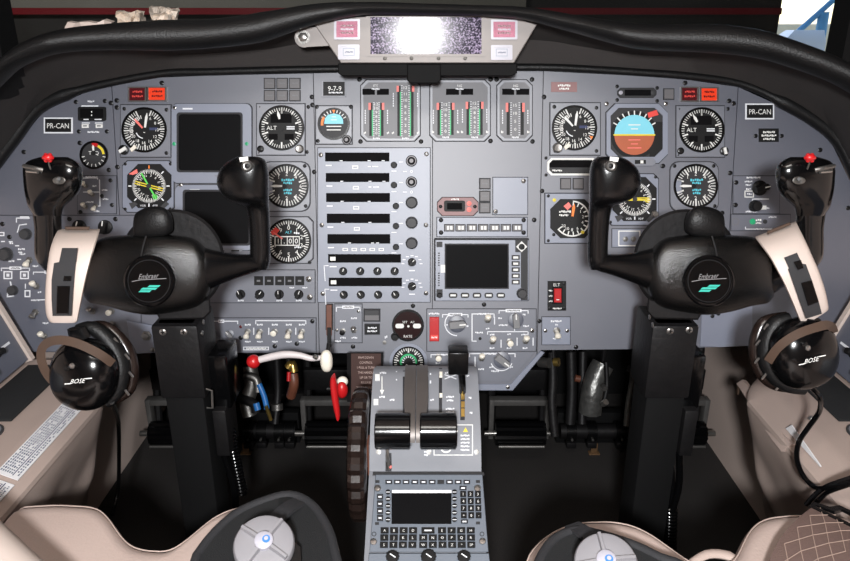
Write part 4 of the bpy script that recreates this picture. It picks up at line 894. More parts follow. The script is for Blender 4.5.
g = it.g(); g.ring(408.5, 362, 15, 19, 0, 3, 'bezelblue'); g.ring(408.5, 362, 14.6, 16, 0, 4.4, 'blackplastic'); g.disc(408.5, 362, 15, 0, 2.4, 'dialblack'); g.ticks(408.5, 362, 12, 14.4, -120, 120, 24, .8, 2.7, 'white'); g.ticks(408.5, 362, 10.5, 14.4, -120, 120, 6, 1.4, 2.7, 'white'); g.arc(408.5, 362, 6.6, 8.6, -110, 100, 2.7, 'greenband'); g.ticks(408.5, 362, 5, 6.6, -90, 90, 8, .9, 2.7, 'legend'); g.build('dial_face', it.root); needle(it, 408.5, 362, 215, 11, 3, 'white', 2, 2)

it = unit('pressurization_panel', 'grey lower centre panel with red guarded switch, ivory toggles and grey selector knobs', 'control panel', 427, 309, 536, 351, 'subpanel', .8)
g = it.face; z = 1.0
bracket(g, 442.5, 468, 314.5, 2.5, z, 14); bracket(g, 499, 528, 310.5, 2.5, z, 16); g.line([(494, 317), (494, 313.8), (472, 313.8), (472, 341), (476, 341)], 1, z, 'legend'); g.word(483, 313.8, 12, 1.8, z + .05, 'legend')
bracket(g, 487.5, 528, 331.5, 2.5, z); g.line([(514.5, 329.5), (514.5, 331.5)], 1, z, 'legend'); g.word(434, 313.5, 11, 1.8, z, 'legend')
for x, y, wd in ((500, 318, 4), (503, 325, 9), (526, 326, 6), (524, 314.5, 3), (487.5, 328.5, 4), (479, 332.5, 8), (492, 334.5, 5), (509, 334, 4), (524.5, 334.5, 7), (492, 348, 5), (509, 348, 5), (525, 348, 5), (446, 325, 4), (467, 326, 3)): g.word(x, y, wd, 1.7, z, 'legend')
for x, y in ((494.5, 320), (501, 343), (517, 341), (533, 341)): g.line([(x, y - 3), (x, y + 4)], 1, z, 'legend')
g.arc(457, 323.5, 11.5, 12.5, 180, 330, z, 'legend'); g.disc(480, 338.5, 1.6, .6, 1.2, 'dialblack', 12); g.build('face_plate', it.root)
stamp(KPG, 'selector_knob', it, 457, 323.5, .8, rot=85, sc=1.08); stamp(KPG, 'selector_knob', it, 515.5, 320, .8, rot=-5, sc=.95)
for x, y, st in ((487.5, 319.5, 'u'), (492.5, 341, 'u'), (509.5, 341.5, 'm'), (525.5, 340.5, 'u')): toggle(it, x, y, st, .8, 1.05)
g = it.g(); g.rect(429.5, 316.5, 439, 340.5, .8, 8, 'red', 1.0); g.rect(430.5, 334, 438, 338.5, 8, 8.2, 'redflag'); g.word(434.3, 336.4, 6, 1.6, 8.4, 'white'); g.build('switch_guard', it.root)
stamp(SCREWW, 'screw', it, 532, 330.5, .8)
it = Item('air_panel', 'grey slant-cornered panel at bottom with one big grey selector, behind the pedestal', 'control panel', 485, 366)
g = it.g(); g.prism([(428, 352), (535, 352), (509, 381), (428, 381)], .2, .8, 'subpanel', .2); z = 1.0
bracket(g, 431, 464, 346.5 + 8, 2.5, z); bracket(g, 469.5, 515, 353.5, 3, z); g.word(448, 354.6, 20, 1.8, z + .02, 'legend'); g.word(492, 353.6, 20, 1.8, z + .02, 'legend'); g.line([(475, 357), (475, 368)], 1, z, 'legend'); g.arc(501.5, 359.5, 10.5, 11.4, 110, 250, z, 'legend')
for x, y, wd in ((438, 363, 5), (481, 369, 6), (495, 371, 8), (511, 367, 4), (491, 367, 4)): g.word(x, y, wd, 1.7, z, 'legend')
g.build('face_plate', it.root); toggle(it, 438.5, 356.5, 'm', .8); toggle(it, 481.5, 358, 'u', .8); stamp(KPG, 'selector_knob', it, 502, 359.5, .8, rot=128, sc=1.05)
it = Item('panel_lip', 'narrow grey lip under the slant-cornered panel at the bottom', 'panel lip', 485, 385)
g = it.g(); g.prism([(428, 384.4), (511, 384.4), (541, 351), (545, 353), (513, 391), (428, 391)], -14, -2, 'bezelblue', 1); g.build('skirt', it.root); stamp(SCREWW, 'screw', it, 508, 387.5, -2, sc=.9)
it = Item('rocker_switch', 'black ELT switch plate with red rocker below the pressure gauge', 'switch', 557, 296)
g = it.g(); g.rect(547.5, 281, 566, 310.5, 0, 2, 'dialblack', .4); g.text('ELT', 556.5, 284.6, 3, 2.2, 'white')
for y in (290.5, 295.8, 301): g.word(550.5, y, 4, 1.5, 2.2, 'white')
g.word(557, 308.3, 9, 1.6, 2.2, 'white'); g.build('plate', it.root)
g = it.g(); g.rect(552, 286.5, 562, 303.5, 2, 5, 'blackplastic', .4); g.rect(553.4, 288, 560.8, 302, 4, 8, 'red', 1.2); g.bar(557, 299, 3, .9, 8.1, 'white'); g.build('rocker', it.root); screws(it, [(549.5, 308), (564, 308), (564, 283)], 2, sc=.7)
it = unit('toggle_panel', 'small square grey panel with one ivory toggle right of the slant corner', 'control panel', 542, 317, 570, 344.5, 'bezelblue', 1.4)
g = it.face; g.word(556, 321, 11, 2, 1.6, 'legend'); g.word(556.5, 324.5, 3, 1.8, 1.6, 'legend'); g.word(554, 338.5, 3, 1.6, 1.6, 'legend'); g.build('face_plate', it.root); toggle(it, 556.5, 330.5, 'd', 1.4, 1.1); screws(it, [(545.2, 330.5), (567, 330.5)], 1.4, SCREWW, .9)

# --- right side panels
it = unit('audio_panel', 'right grey audio panel with two black knobs and green lamp beside the right grip', 'control panel', 733, 176, 779, 213.5)
g = it.face; z = 1.8; g.line([(757, 191), (744.5, 191), (744.5, 197), (753, 197), (753, 193)], 1, z, 'white'); g.line([(752, 201.5), (752, 199), (768, 199)], 1, z, 'legend')
for x, y, wd in ((753, 177.6, 14), (748, 181.5, 8), (748, 185, 6), (748, 189, 5), (749, 194, 5), (751, 211.5, 12), (766, 208, 6)): g.word(x, y, wd, 1.7, z, 'legend')
g.bar(763, 207.5, 6, 4, z, 'white'); g.build('face_plate', it.root); stamp(KPB, 'selector_knob', it, 759, 188, 1.6, rot=75, sc=1.15); stamp(KB, 'knob', it, 754, 206, 1.6, sc=1.05); screws(it, [(735.5, 182.5), (735, 205)], 1.6)
it = unit('lamp_panel', 'narrow grey panel with green lamp under the right audio panel', 'control panel', 731, 214.5, 790, 230.5)
g = it.face; g.ring(735, 221.5, 3, 3.8, 1.5, 1.9, 'greyface', 16); g.word(758, 220, 6, 2, 1.8, 'white'); g.word(758, 223, 6, 1.6, 1.8, 'white'); g.line([(745, 227), (745, 229), (775, 229)], .8, 1.8, 'legend'); g.word(759, 229, 10, 1.5, 1.85, 'legend'); g.word(772, 217, 8, 1.5, 1.8, 'legend'); g.build('face_plate', it.root)
g = it.g(); g.lathe(752, 221.5, [(3, 1.6), (3, 2.6), (.4, 3.4)], 'greenlens', 16); g.build('lamp', it.root); g = it.g(); g.lathe(764.5, 221.5, [(2.2, 1.6), (2.2, 2.6), (.4, 3)], 'dialgrey', 14); g.build('button', it.root)
it = unit('jack_plate', 'pale plate with two small silver sockets inside the right yoke horn', 'plate', 612, 229, 652, 247, 'bezelblue', 1.8)
g = it.face; g.hollow(rectpts(618, 230.5, 640, 246), rectpts(619, 231.5, 639, 245), 1.6, 2.1, 'white'); g.build('plate', it.root)
for x in (625, 633): stamp(NUT, 'socket', it, x, 239, 1.8, sc=.8)
it = Item('corner_plate', 'grey corner plate below the right yoke with two black screws', 'plate', 725, 330)
g = it.g(); g.prism([(702, 306), (752, 300), (752, 345), (720, 347), (700, 346)], .2, 1.4, 'bezelblue', .4); g.build('plate', it.root); screws(it, [(712, 316), (718, 313.5)], 1.4, sc=.9)
# ------------------------------------------------------------ control columns with yokes
def sup(cx, cy, rx, ry, n, e=.7, a0=0):
    pw = lambda v: math.copysign(abs(v) ** e, v); return [(cx + rx * pw(math.cos(2 * math.pi * j / n)), cy + ry * pw(math.sin(2 * math.pi * j / n))) for j in range(n)]
def secx(fr, x, y0, y1, z0, z1, n=20, e=.75):
    """a cross-section at frame column x, rows y0..y1, heights z0..z1 mm"""
    return [fr.P(x, y, z) for z, y in sup((z0 + z1) / 2, (y0 + y1) / 2, (z1 - z0) / 2, (y1 - y0) / 2, n, e)]
def secy(fr, y, x0, x1, z0, z1, n=20, e=.75):
    return [fr.P(x, y, z) for x, z in sup((x0 + x1) / 2, (z0 + z1) / 2, (x1 - x0) / 2, (z1 - z0) / 2, n, e)]
def dense(secs, n=4):
    cols = list(zip(*secs)); cols = [catmull(c, n) for c in cols]; return [list(r) for r in zip(*cols)]
def yoke(left):
    lab = 'left black control column whose ram-horn yoke has a red button on its left grip' if left else 'right black control column whose ram-horn yoke has a red button on its right grip'
    base = Vector(((-1 if left else 1) * .379, .995, 0)); root = thing('control_column', Matrix.Translation(base), lab, 'control column', 'control columns')
    F = PFrame(148 if left else 710, 280, .93, .2); F.flip = None if left else 429
    if not left: F._org(710, 280)
    # column
    s = -1 if left else 1; fw = WorldFrame()
    g = G(WF); g.box3((min(s * .348, s * .409), .962, .0), (max(s * .348, s * .409), 1.03, .60), 'matteblack', .004); g.build('column', root)
    g = G(WF); g.box3((min(s * .342, s * .413), .955, .475), (max(s * .342, s * .413), 1.04, .60), 'darkpart', .005); g.build('column_head', root)
    scr = [(163, 332), (184, 332), (181, 312)] if left else [(670, 331), (689, 330), (672, 310.5)]
    for x, y in scr:
        fr = Frame(x, y, 1.047, .36); p = Wy(x, y, .9545); M = Matrix.Translation(p) @ Matrix.Rotation(R(90), 4, 'X')
        o = bpy.data.objects.new('screw', SCREWW); COL.objects.link(o); attach(o, root, M @ Matrix.Scale(1.3, 4))
    p = Wy(*((177.5, 371) if left else (674, 369)), .9615); o = bpy.data.objects.new('screw', SCREWW); COL.objects.link(o); attach(o, root, Matrix.Translation(p) @ Matrix.Rotation(R(90), 4, 'X') @ Matrix.Scale(1.9, 4))
    for x, y in (((201, 312), (203, 322), (202, 333)) if left else ((652, 306), (650, 317), (654, 312), (653, 325))):
        p = Wx(x, y, s * .3415); o = bpy.data.objects.new('screw', SCREWW); COL.objects.link(o); attach(o, root, Matrix.Translation(p) @ Matrix.Rotation(R(90 if left else -90), 4, 'Y'))
    # side bracket and coiled cable
    px0 = -.345 if left else .412
    g = G(WF); g.box3((px0, .985, .44), (px0 + .032, 1.05, .535), 'glossblack', .004); g.box3((px0 + .004, .97, .36), (px0 + .026, 1.03, .445), 'darkpart', .003); g.tube3([(px0 + .01, .985, .36), (px0 + .02, .99, .28), (px0 + .012, 1.0, .20)], .006, 'glossblack', 8, 4); g.build('side_bracket', root)
    g = G(WF)
    c0 = Wy(229, 430, 1.0) if left else Wy(671, 505, 1.0)
    L, nturn = (.125, 19) if left else (.10, 14)
    pts = [c0 + Vector(((.008 if left else .010) * math.cos(2 * math.pi * i / 10) + (.010 if left else .01) * i / (nturn * 10), .008 * math.sin(2 * math.pi * i / 10), -L * i / (nturn * 10))) for i in range(nturn * 10 + 1)]
    g.tube3(pts, .0026, 'glossblack', 6); g.tube3([c0, c0 + Vector((-.006, .005, .07)), c0 + Vector((-.02, .01, .12))] if left else [c0, c0 + Vector((.0, .005, .04)), c0 + Vector((.03 - .04, .01, .10))], .005, 'glossblack', 8, 4); g.build('coiled_cable', root)
    if left:
        g = G(WF); a = Wx(204, 389, -.344); b = Wx(205, 408, -.344); g.tube3([a + Vector((.003, 0, 0)), a + Vector((.012, 0, -.003)), b + Vector((.012, 0, 0)), b + Vector((.003, 0, 0))], .0018, 'steel', 6); g.build('hook', root)
    # yoke
    g = G(F); g.lathe(172, 262, [(52, -75), (53, -70), (53, -48), (50, -44), (4, -42)], 'darkpart', 40); g.build('hub_disc', root)
    g = G(F); g.loft3(dense([secx(F, x, y0, y1, z0, z1, 24, e) for x, y0, y1, z0, z1, e in ((84, 258, 296, -62, -20, .8), (90, 245, 303, -68, -12, .75), (106, 237, 306, -72, -6, .7), (128, 235, 312, -74, -2, .65), (150, 234, 315, -74, 0, .62), (172, 235, 313, -74, -2, .65), (192, 238, 309, -72, -6, .7), (203, 245, 303, -68, -12, .75), (210, 254, 292, -60, -20, .8))], 3), 'crackle'); g.tube([(146, 236, -3, 1), (143, 246, 2, .9), (141, 256, 3.5, .9)], 'darkpart', 6, 3); g.build('hub', root)
    g = G(F); g.prism([(152, 306), (196, 302), (210, 298), (211, 312), (204, 319), (160, 320)], -70, -30, 'darkpart', 3); g.build('hub_neck', root)
    g = G(F); g.lathe(149, 281, [(26, -6), (26, 3), (24.5, 5), (22.5, 5.2), (21.5, 3.4), (.5, 3.2)], 'glossblack', 40); g.ring(149, 281, 20.6, 21.6, 3, 4.2, 'darkpart'); g.build('boss_cap', root)
    ec = 149 if left else 709
    E = PFrame(ec, 281, .93, .2); g = G(E)
    g.text('Embraer', ec, 276, 5.2, 3.8, 'silverink', -4, .78, .35); g.line([(ec - 17, 281.5), (ec - 8, 279.8), (ec + 17, 278.5)], .7, 3.8, 'silverink')
    for k, (dx, wd) in enumerate(((5, 11), (0, 15), (-4, 11))):
        x, y = ec + 3 + dx - 3, 286.2 + 2.5 * k + (0 if left else -.4); g.quad([(x - wd / 2 + 1.2, y - 1), (x + wd / 2 + 1.2, y - 1), (x + wd / 2 - 1.2, y + 1), (x - wd / 2 - 1.2, y + 1)], 3.9, 'teal')
    g.build('emblem', root)
    g = G(F); sec = [secx(F, x, y0, y1, z0, z1, 18, .9) for x, y0, y1, z0, z1 in ((133, 224, 236, -34, -24), (135, 214, 238, -38, -16), (144, 208, 239, -40, -10), (155, 206, 238, -40, -9), (165, 208, 236, -40, -12), (171, 214, 233, -38, -18), (173, 221, 230, -34, -24))]
    g.loft3(dense(sec, 3), 'leatherblack'); g.build('chart_clip', root)
    # inner horn and grip
    g = G(F)
    g.loft3(dense([secx(F, x, y0, y1, z0, z1, 18, .85) for x, y0, y1, z0, z1 in ((203, 246, 292, -64, -12), (206, 248, 291, -60, -14), (222, 252, 284, -52, -10), (238, 254, 278, -44, -4), (250, 254, 274, -38, 2), (260, 254, 271, -32, 4), (267, 250, 266, -26, 4))], 3), 'blackplastic')
    g.loft3(dense([secy(F, y, x0, x1, z0, z1, 18, .85) for y, x0, x1, z0, z1 in ((270, 254, 267, -30, 0), (262, 250, 270, -36, 6), (248, 250, 270.5, -32, 10), (228, 249, 270, -26, 16), (212, 247, 269.5, -20, 22), (206, 244, 269, -18, 28), (203, 236, 269, -16, 36), (198, 225, 269, -14, 44), (188, 218, 269, -14, 48), (178, 217, 269, -14, 50), (168, 221, 268, -12, 50), (160, 230, 265, -8, 46), (156.5, 238, 258, 4, 34))], 3), 'blackplastic'); g.build('inner_horn', root)
    g = G(F); g.lathe(247, 166, [(6, 44), (6, 51), (5, 53), (4, 51), (.4, 50.5)], 'steel', 20); g.lathe(247, 166, [(2.6, 50), (2.6, 55), (.3, 56)], 'darkpart', 14); g.prism([(239, 157.5), (248, 156.5), (248.5, 161), (240, 162)], 40, 52, 'white', .6); g.build('trim_switch', root)
    # outer horn and grip
    g = G(F)
    g.loft3(dense([secx(F, x, y0, y1, z0, z1, 18, .85) for x, y0, y1, z0, z1 in ((98, 252, 300, -66, -16), (84, 256, 294, -58, -16), (70, 256, 284, -50, -14), (56, 252, 276, -44, -12), (44, 246, 270, -40, -10), (36, 240, 258, -34, -10))], 3), 'glossblack')
    g.loft3(dense([secy(F, y, x0, x1, z0, z1, 18, .85) for y, x0, x1, z0, z1 in ((268, 42, 56, -34, -8), (258, 35, 60, -40, -4), (244, 34, 62, -38, 0), (228, 34, 62, -34, 6), (212, 32, 62, -28, 12))], 3), 'glossblack')
    g.loft3(dense([secy(F, y, x0, x1, z0, z1, 18, .7) for y, x0, x1, z0, z1 in ((216, 34, 62, -22, 10), (207, 28, 64, -20, 22), (200, 26, 72, -18, 32), (190, 24, 80, -16, 40), (178, 23, 82.5, -14, 44), (168, 23, 82, -12, 44), (161, 28, 76, -8, 42), (157, 40, 68, 4, 34))], 3), 'glossblack'); g.build('outer_horn', root)
    g = G(F); g.tube([(51, 170, 42, .8), (49, 164, 50, .8), (48.5, 160, 56, .8)], 'steel', 8, 2); g.build('button_stem', root)
    g = G(F); g.ellipsoid(F.P(48, 157.5, 58), .0065, .0045, .0055, 'red', None, 16, 10); 
    for a in range(0, 360, 60): g.ellipsoid(F.P(48 + 4 * math.cos(R(a)), 157.8 - 3.2 * math.sin(R(a)), 57), .0026, .0026, .0026, 'red', None, 8, 6)
    g.build('red_button', root)
    g = G(F); g.lathe(59, 180.5, [(6.5, 42), (6.5, 46), (5, 47), (.4, 46)], 'dullsteel', 20, .6); g.tube([(59, 180, 45, 1.4), (59, 179, 53, 1.6)], 'screwblack', 8, 2); g.build('coolie_switch', root)
    g = G(F); g.tube([(24, 166, 40, 2), (34, 168, 48, 2), (43, 170, 46, 2)], 'dullsteel', 8, 2); g.tube([(27, 171, 40, 1.6), (38, 172, 46, 1.6)], 'steel', 8, 2); g.build('rocker_switch', root)
    return root
yoke(True); yoke(False)

# ------------------------------------------------------------ headsets hanging on the outer horns
def headset(left):
    lab = 'black BOSE' if 0 else ''
    lab = 'black headset with cream headband hanging from the left yoke' if left else 'black headset with cream headband and long cable hanging from the right yoke'
    cx, cy = (85, 374) if left else (803, 353)
    F = PFrame(cx, cy, .90, .15)
    root = thing('headset', F.M, lab, 'headset', 'aviation headsets')
    if left:
        rows = [(229, 60, 100, -70), (231, 57.5, 99.5, -40), (240, 53, 97, -12), (252, 49.5, 93.5, 4), (268, 47, 89, 12), (285, 45.5, 85, 14), (302, 45, 81.5, 12), (314, 46, 79, 8), (321, 49, 77.5, 5), (323, 52, 75, 4)]
        P = lambda u, y: (u, y)
    else:
        rows = [(0, 757, 796, -70), (.02, 755.5, 796.5, -40), (.12, 762, 801, -12), (.25, 770, 807, 4), (.4, 777.5, 813, 12), (.55, 784.5, 819, 14), (.75, 792.5, 825, 12), (.9, 798, 828, 8), (.97, 801, 828.5, 5), (1, 804, 826, 4)]
    def yl(t): return 236 + (326 - 236) * t if not left else t
    def yr(t): return 221 + (312 - 221) * t if not left else t
    g = G(F); secs = []
    for t, a, b, z in rows:
        A_, B_ = Vector((a, yl(t))), Vector((b, yr(t))); sec = []
        for u, dz in ((0, 0), (.03, 4), (.12, 6), (.5, 7), (.88, 6), (.97, 4), (1, 0), (.97, -4), (.5, -5), (.03, -4)):
            q = A_.lerp(B_, u); sec.append(F.P(q.x, q.y, z + dz))
        secs.append(sec)
    g.loft3(dense(secs, 3), 'headband'); g.build('headband', root)
    # slot with black sliding insert
    g = G(F); sl = []
    if left: slot = [(248, 62, 77.5, 11), (262, 59, 76, 18), (263, 54, 75.5, 18), (280, 51.5, 74, 21), (300, 51.5, 72.5, 21), (316, 52.5, 71.5, 16)]
    else: slot = [(.24, 784, 797, 11), (.36, 789, 802, 18), (.37, 788, 806, 18), (.55, 794, 812, 21), (.75, 800.5, 818, 21), (.92, 806, 822, 16)]
    for t, a, b, z in slot: z += 3.5; sl.append([F.P(a, yl(t), z - 6), F.P(a, yl(t) , z + 1), F.P(b, yl(t) if left else yl(t) - 5, z + 1), F.P(b, yl(t) if left else yl(t) - 5, z - 6)])
    g.loft3(sl, 'dialgrey')
    g.build('slider', root)
    g = G(F)
    if left: g.prism([(57, 286), (70, 286), (68, 314), (56, 314)], 20, 29, 'glossblack', 1); g.prism([(64, 276), (71, 276), (71, 281), (63, 281)], 20, 29, 'blackplastic', .6)
    else: g.prism([(801, 283), (812, 280), (819, 302), (808, 306)], 20, 29, 'glossblack', 1); g.prism([(794, 262), (801, 260), (804, 268), (798, 270)], 20, 29, 'blackplastic', .6)
    g.build('slider_window', root)
    g = G(F)
    if left: g.prism([(65, 226.5), (90, 226.5), (89, 230), (65, 230)], -30, -20, 'brownbracket', 1)
    else: g.prism([(767, 231), (790, 222), (791, 225), (768, 234.5)], -30, -20, 'brownbracket', 1)
    g.build('pad_edge', root)
    # ear cup
    tilt = Matrix.Rotation(R(-8 if left else 12), 3, 'Z')
    s_ = F.s
    g = G(F); g.ellipsoid(F.P(cx, cy, 0), 33 * s_, 37 * s_, .030, 'glossblack', tilt, 32, 20, .9); g.build('ear_cup', root)
    B = PFrame(cx, cy, .90, .15); g = G(B); dx, dy = (-7, 7) if left else (9, 7)
    wx, wy = cx + dx, cy + dy; a = -4 if left else -12
    g.text('BOSE', wx, wy, 4.4, 33.5, 'white', a, 1.0, .5)
    ca, sa = math.cos(R(a)), math.sin(R(a)); g.line([(wx - 13 * ca, wy - 13 * sa + 2.1), (wx - 8 * ca, wy - 8 * sa + 2.1)], 1, 33.5, 'white'); g.line([(wx + 8 * ca, wy + 8 * sa - 1.8), (wx + 13.5 * ca, wy + 13.5 * sa - 1.8)], 1, 33.5, 'white')
    g.build('lettering', root)
    g = G(F); px, py = (72, 366) if left else (808, 348); g.lathe(px, py, [(3, 24), (3, 32), (2, 33.5), (.3, 34)], 'steel', 14); g.lathe(px - 5 if left else px - 3, py + 2 if left else py - 3.5, [(3, 24), (3, 31), (.3, 32)], 'blackplastic', 14); g.build('pivot_screw', root)
    # brown yoke bracket
    g = G(F)
    if left: path = [(58, 384, 4), (50, 378, 8), (43, 366, 14), (41, 352, 18), (47, 343, 22), (60, 340, 26), (76, 343, 27), (92, 350, 24), (104, 357, 18), (113, 364, 8)]
    else: path = [(768, 362, 4), (776, 350, 14), (786, 341, 22), (800, 333, 27), (814, 328, 26), (826, 325, 22), (832, 327, 16), (834, 333, 8)]
    secs = []
    for i, (x, y, z) in enumerate(path):
        a_, b_ = path[max(0, i - 1)], path[min(len(path) - 1, i + 1)]; d = Vector((b_[0] - a_[0], b_[1] - a_[1])).normalized(); n = Vector((-d.y, d.x)) * 4.6
        secs.append([F.P(x + n.x, y + n.y, z + 4), F.P(x - n.x, y - n.y, z + 4), F.P(x - n.x, y - n.y, z), F.P(x + n.x, y + n.y, z)])
    g.loft3(dense(secs, 3), 'brownbracket'); g.build('cup_bracket', root)
    # cushions behind the cup: the near ear pad and the second cup's
    g = G(F)
    if left: ring = [(78, 330, -14, 6), (92, 328, -14, 7), (106, 338, -16, 8), (117, 354, -18, 9), (121, 372, -18, 9), (117, 390, -18, 8), (106, 402, -16, 7)]
    else: ring = [(790, 318, -14, 6), (776, 324, -16, 8), (768, 340, -18, 9), (767, 358, -18, 9), (774, 374, -18, 9), (788, 385, -16, 8), (805, 389, -14, 6)]
    g.tube(ring, 'leatherblack', 12, 5); g.build('ear_cushion', root)
    g = G(F); r2 = [(x + (11 if left else -11) * (1 if i not in (0, 6) else .3), y - 2 + (2 if i > 3 else 0), -40, r * .8) for i, (x, y, z, r) in enumerate(ring)]; g.tube(r2, 'wheelbrown', 12, 5); g.build('far_ear_cushion', root)
    g = G(F)
    for i in range(1, 6): x, y, z, r = ring[i]; x2 = x + (8 if left else -8); g.tube([(x2, y, -12, 1.2), (x2 + (4 if left else -4), y + 5, -16, 1.2)], 'steel', 6, 2)
    g.build('cushion_frame', root)
    g = G(F); k = -1 if left else 1
    g.tube([((76 if left else 812), (328 if left else 318), 8, 9), ((80 if left else 808), (338 if left else 326), 4, 11)], 'blackplastic', 12, 2, .5); g.build('hinge', root)
    # cable
    g = G(WF)
    if left: pts = [F.world(112, 402, -10), Wx(118, 420, -.50), Wx(119, 450, -.56), Wx(118, 490, -.58), Wx(112, 515, -.58)]
    else: pts = [F.world(812, 388, -10), W(820, 398, .92), W(819, 412, .95), W(808, 428, .97), W(799, 442, .98), W(797, 458, .97), W(803, 475, .95), W(815, 487, .93), W(832, 487, .9), W(870, 478, .86)]
    g.tube3(pts, .0035, 'glossblack', 8, 5); g.build('cable', root)
    if not left:
        g = G(WF)
        for o in (0, 6): g.tube3([W(806 + o, 505 + o * .3, .93), W(818 + o, 492 + o * .5, .92), W(833, 484 + o, .905), W(870, 472 + o, .87)], .0032, 'glossblack', 8, 5)
        g.build('plug_cable', root)
headset(True); headset(False)
# ------------------------------------------------------------ side consoles
def console(s, lab):
    root = thing('side_console', Matrix.Translation((s * .66, .8, 0)), lab, 'console', 'side consoles')
    prof = catmull([Vector(p + (0,)) for p in ((.733, .449), (.63, .449), (.59, .448))], 3)[:-1] + catmull([Vector(p + (0,)) for p in ((.588, .448), (.552, .430), (.547, .415), (.556, .375), (.585, .30), (.615, .20), (.645, .10), (.66, .02), (.665, .0))], 4)
    ys = [.22, .5, .7, .78, .84, .9, .95, 1.0, 1.03, 1.05, 1.075, 1.10, 1.125, 1.145]
    ks = {1.03: 1, 1.05: .97, 1.075: .9, 1.10: .8, 1.125: .66, 1.145: .42}
    g = G(WF); secs = []
    for y in ys:
        sec = []; k = ks.get(y, 1)
        for p in prof:
            x, z = p.x, p.y
            amt = max(0, min(1, (.40 - z) / .12)); fold = amt * (.010 * math.sin(y * 34 + z * 14) + .005 * math.sin(y * 71 - z * 30))
            low = 1 - .35 * max(0, (.43 - z) / .43) * max(0, (y - .98) / .165)
            sec.append(Vector((s * (.733 - (.733 - x + fold) * k * (low if y > .98 else 1)), y, z)))
        sec.append(Vector((s * .733, y, .0))); secs.append(sec)
    secs = dense(secs, 3); g.loft3(secs, 'cream'); g.build('body', root, 50)
    g = G(WF); g.box3((min(s * .637, s * .71), .93, .450), (max(s * .637, s * .71), 1.115, .454), 'padblack', .001); g.build('mat', root)
    g = G(WF); 
    g.tube3([Vector((s * .66 + .026 * math.cos(a), .895 + .026 * math.sin(a), .451)) for a in [2 * math.pi * i / 24 for i in range(25)]], .002, 'greyknob', 6); g.tube3([(s * .66, .895, .4495), (s * .66, .895, .4525)], .0245, 'greyface', 24); g.build('speaker_disc', root)
    g = G(WF); g.loft3([[Vector((s * (.5525 + dx), y, .432 + dz)) for dx, dz in ((.002, .002), (-.008, -.003), (-.009, -.010), (.0, -.016))] for y in (.3, .6, .82, .95, 1.03)], 'cream'); g.build('pocket_hem', root)
    return root
console(-1, 'cream left side console with black mat and checklist pocket'); console(1, 'cream right side console with black mat and sagging leather pocket')
# checklist card in the left pocket, white paper in the right pocket
def on_slant(s, y, t, h=.0): # t 0 at the ledge .. 1 at the hem
    x0, z0, x1, z1 = .588, .4485, .5555, .4335; return Vector((s * (x0 + (x1 - x0) * t), y, z0 + (z1 - z0) * t + h))
def card(s, y0, y1, t0, t1, name, lab, lined):
    g = G(WF); h = .002
    q = lambda y, t, d: on_slant(s, y, t, h + d)
    g.loft3([[q(y0, t0, 0), q(y1, t0, 0), q(y1, t1, 0), q(y0, t1, 0)], [q(y0, t0, .0012), q(y1, t0, .0012), q(y1, t1, .0012), q(y0, t1, .0012)]], 'paper')
    if lined:
        Ly = lambda f: y0 + (y1 - y0) * f; Lt = lambda f: t0 + (t1 - t0) * f
        def cell(a, b, c, d, m_): g.add([q(Ly(a), Lt(c), .0015), q(Ly(b), Lt(c), .0015), q(Ly(b), Lt(d), .0015), q(Ly(a), Lt(d), .0015)], [[0, 1, 2, 3]], m_)
        for i in range(36):
            for j in range(9):
                if random.random() < .88 and j != 6: cell(.03 + i * .026, .03 + i * .026 + random.uniform(.012, .022), .06 + j * .10, .06 + j * .10 + .06, 'inkgrey' if random.random() < .8 else 'inkblue')
        cell(.02, .98, .66, .70, 'inkblue')
    return tag(g.build(name), lab, 'card' if lined else 'paper')
card(-1, .80, 1.03, .08, .92, 'checklist_card', 'white printed checklist card in the left console pocket', True)
card(-1, .66, .79, .05, .95, 'route_map', 'small colourful printed sheet at the near end of the left pocket', True)
g = G(WF); a, b, c = Wx(791, 449, .557), Wx(806, 490, .552), Wx(803, 450, .562)
a, b = on_slant(1, .93, .95, .004), on_slant(1, .83, .95, .004); up = Vector((.002, 0, .012))
g.loft3([[a, b, b + up * .1, a + up + Vector((0, -.01, 0))], [v + Vector((.002, 0, 0)) for v in (a, b, b + up * .1, a + up + Vector((0, -.01, 0)))]], 'paper'); tag(g.build('paper_sheet'), 'corner of white paper sticking out of the right console pocket', 'paper')
p = Wx(805, 413, .60); g = G(WF); g.tube3([p + Vector((.004, 0, -.001)), p + Vector((-.004, 0, .003))], .006, 'steel', 14)
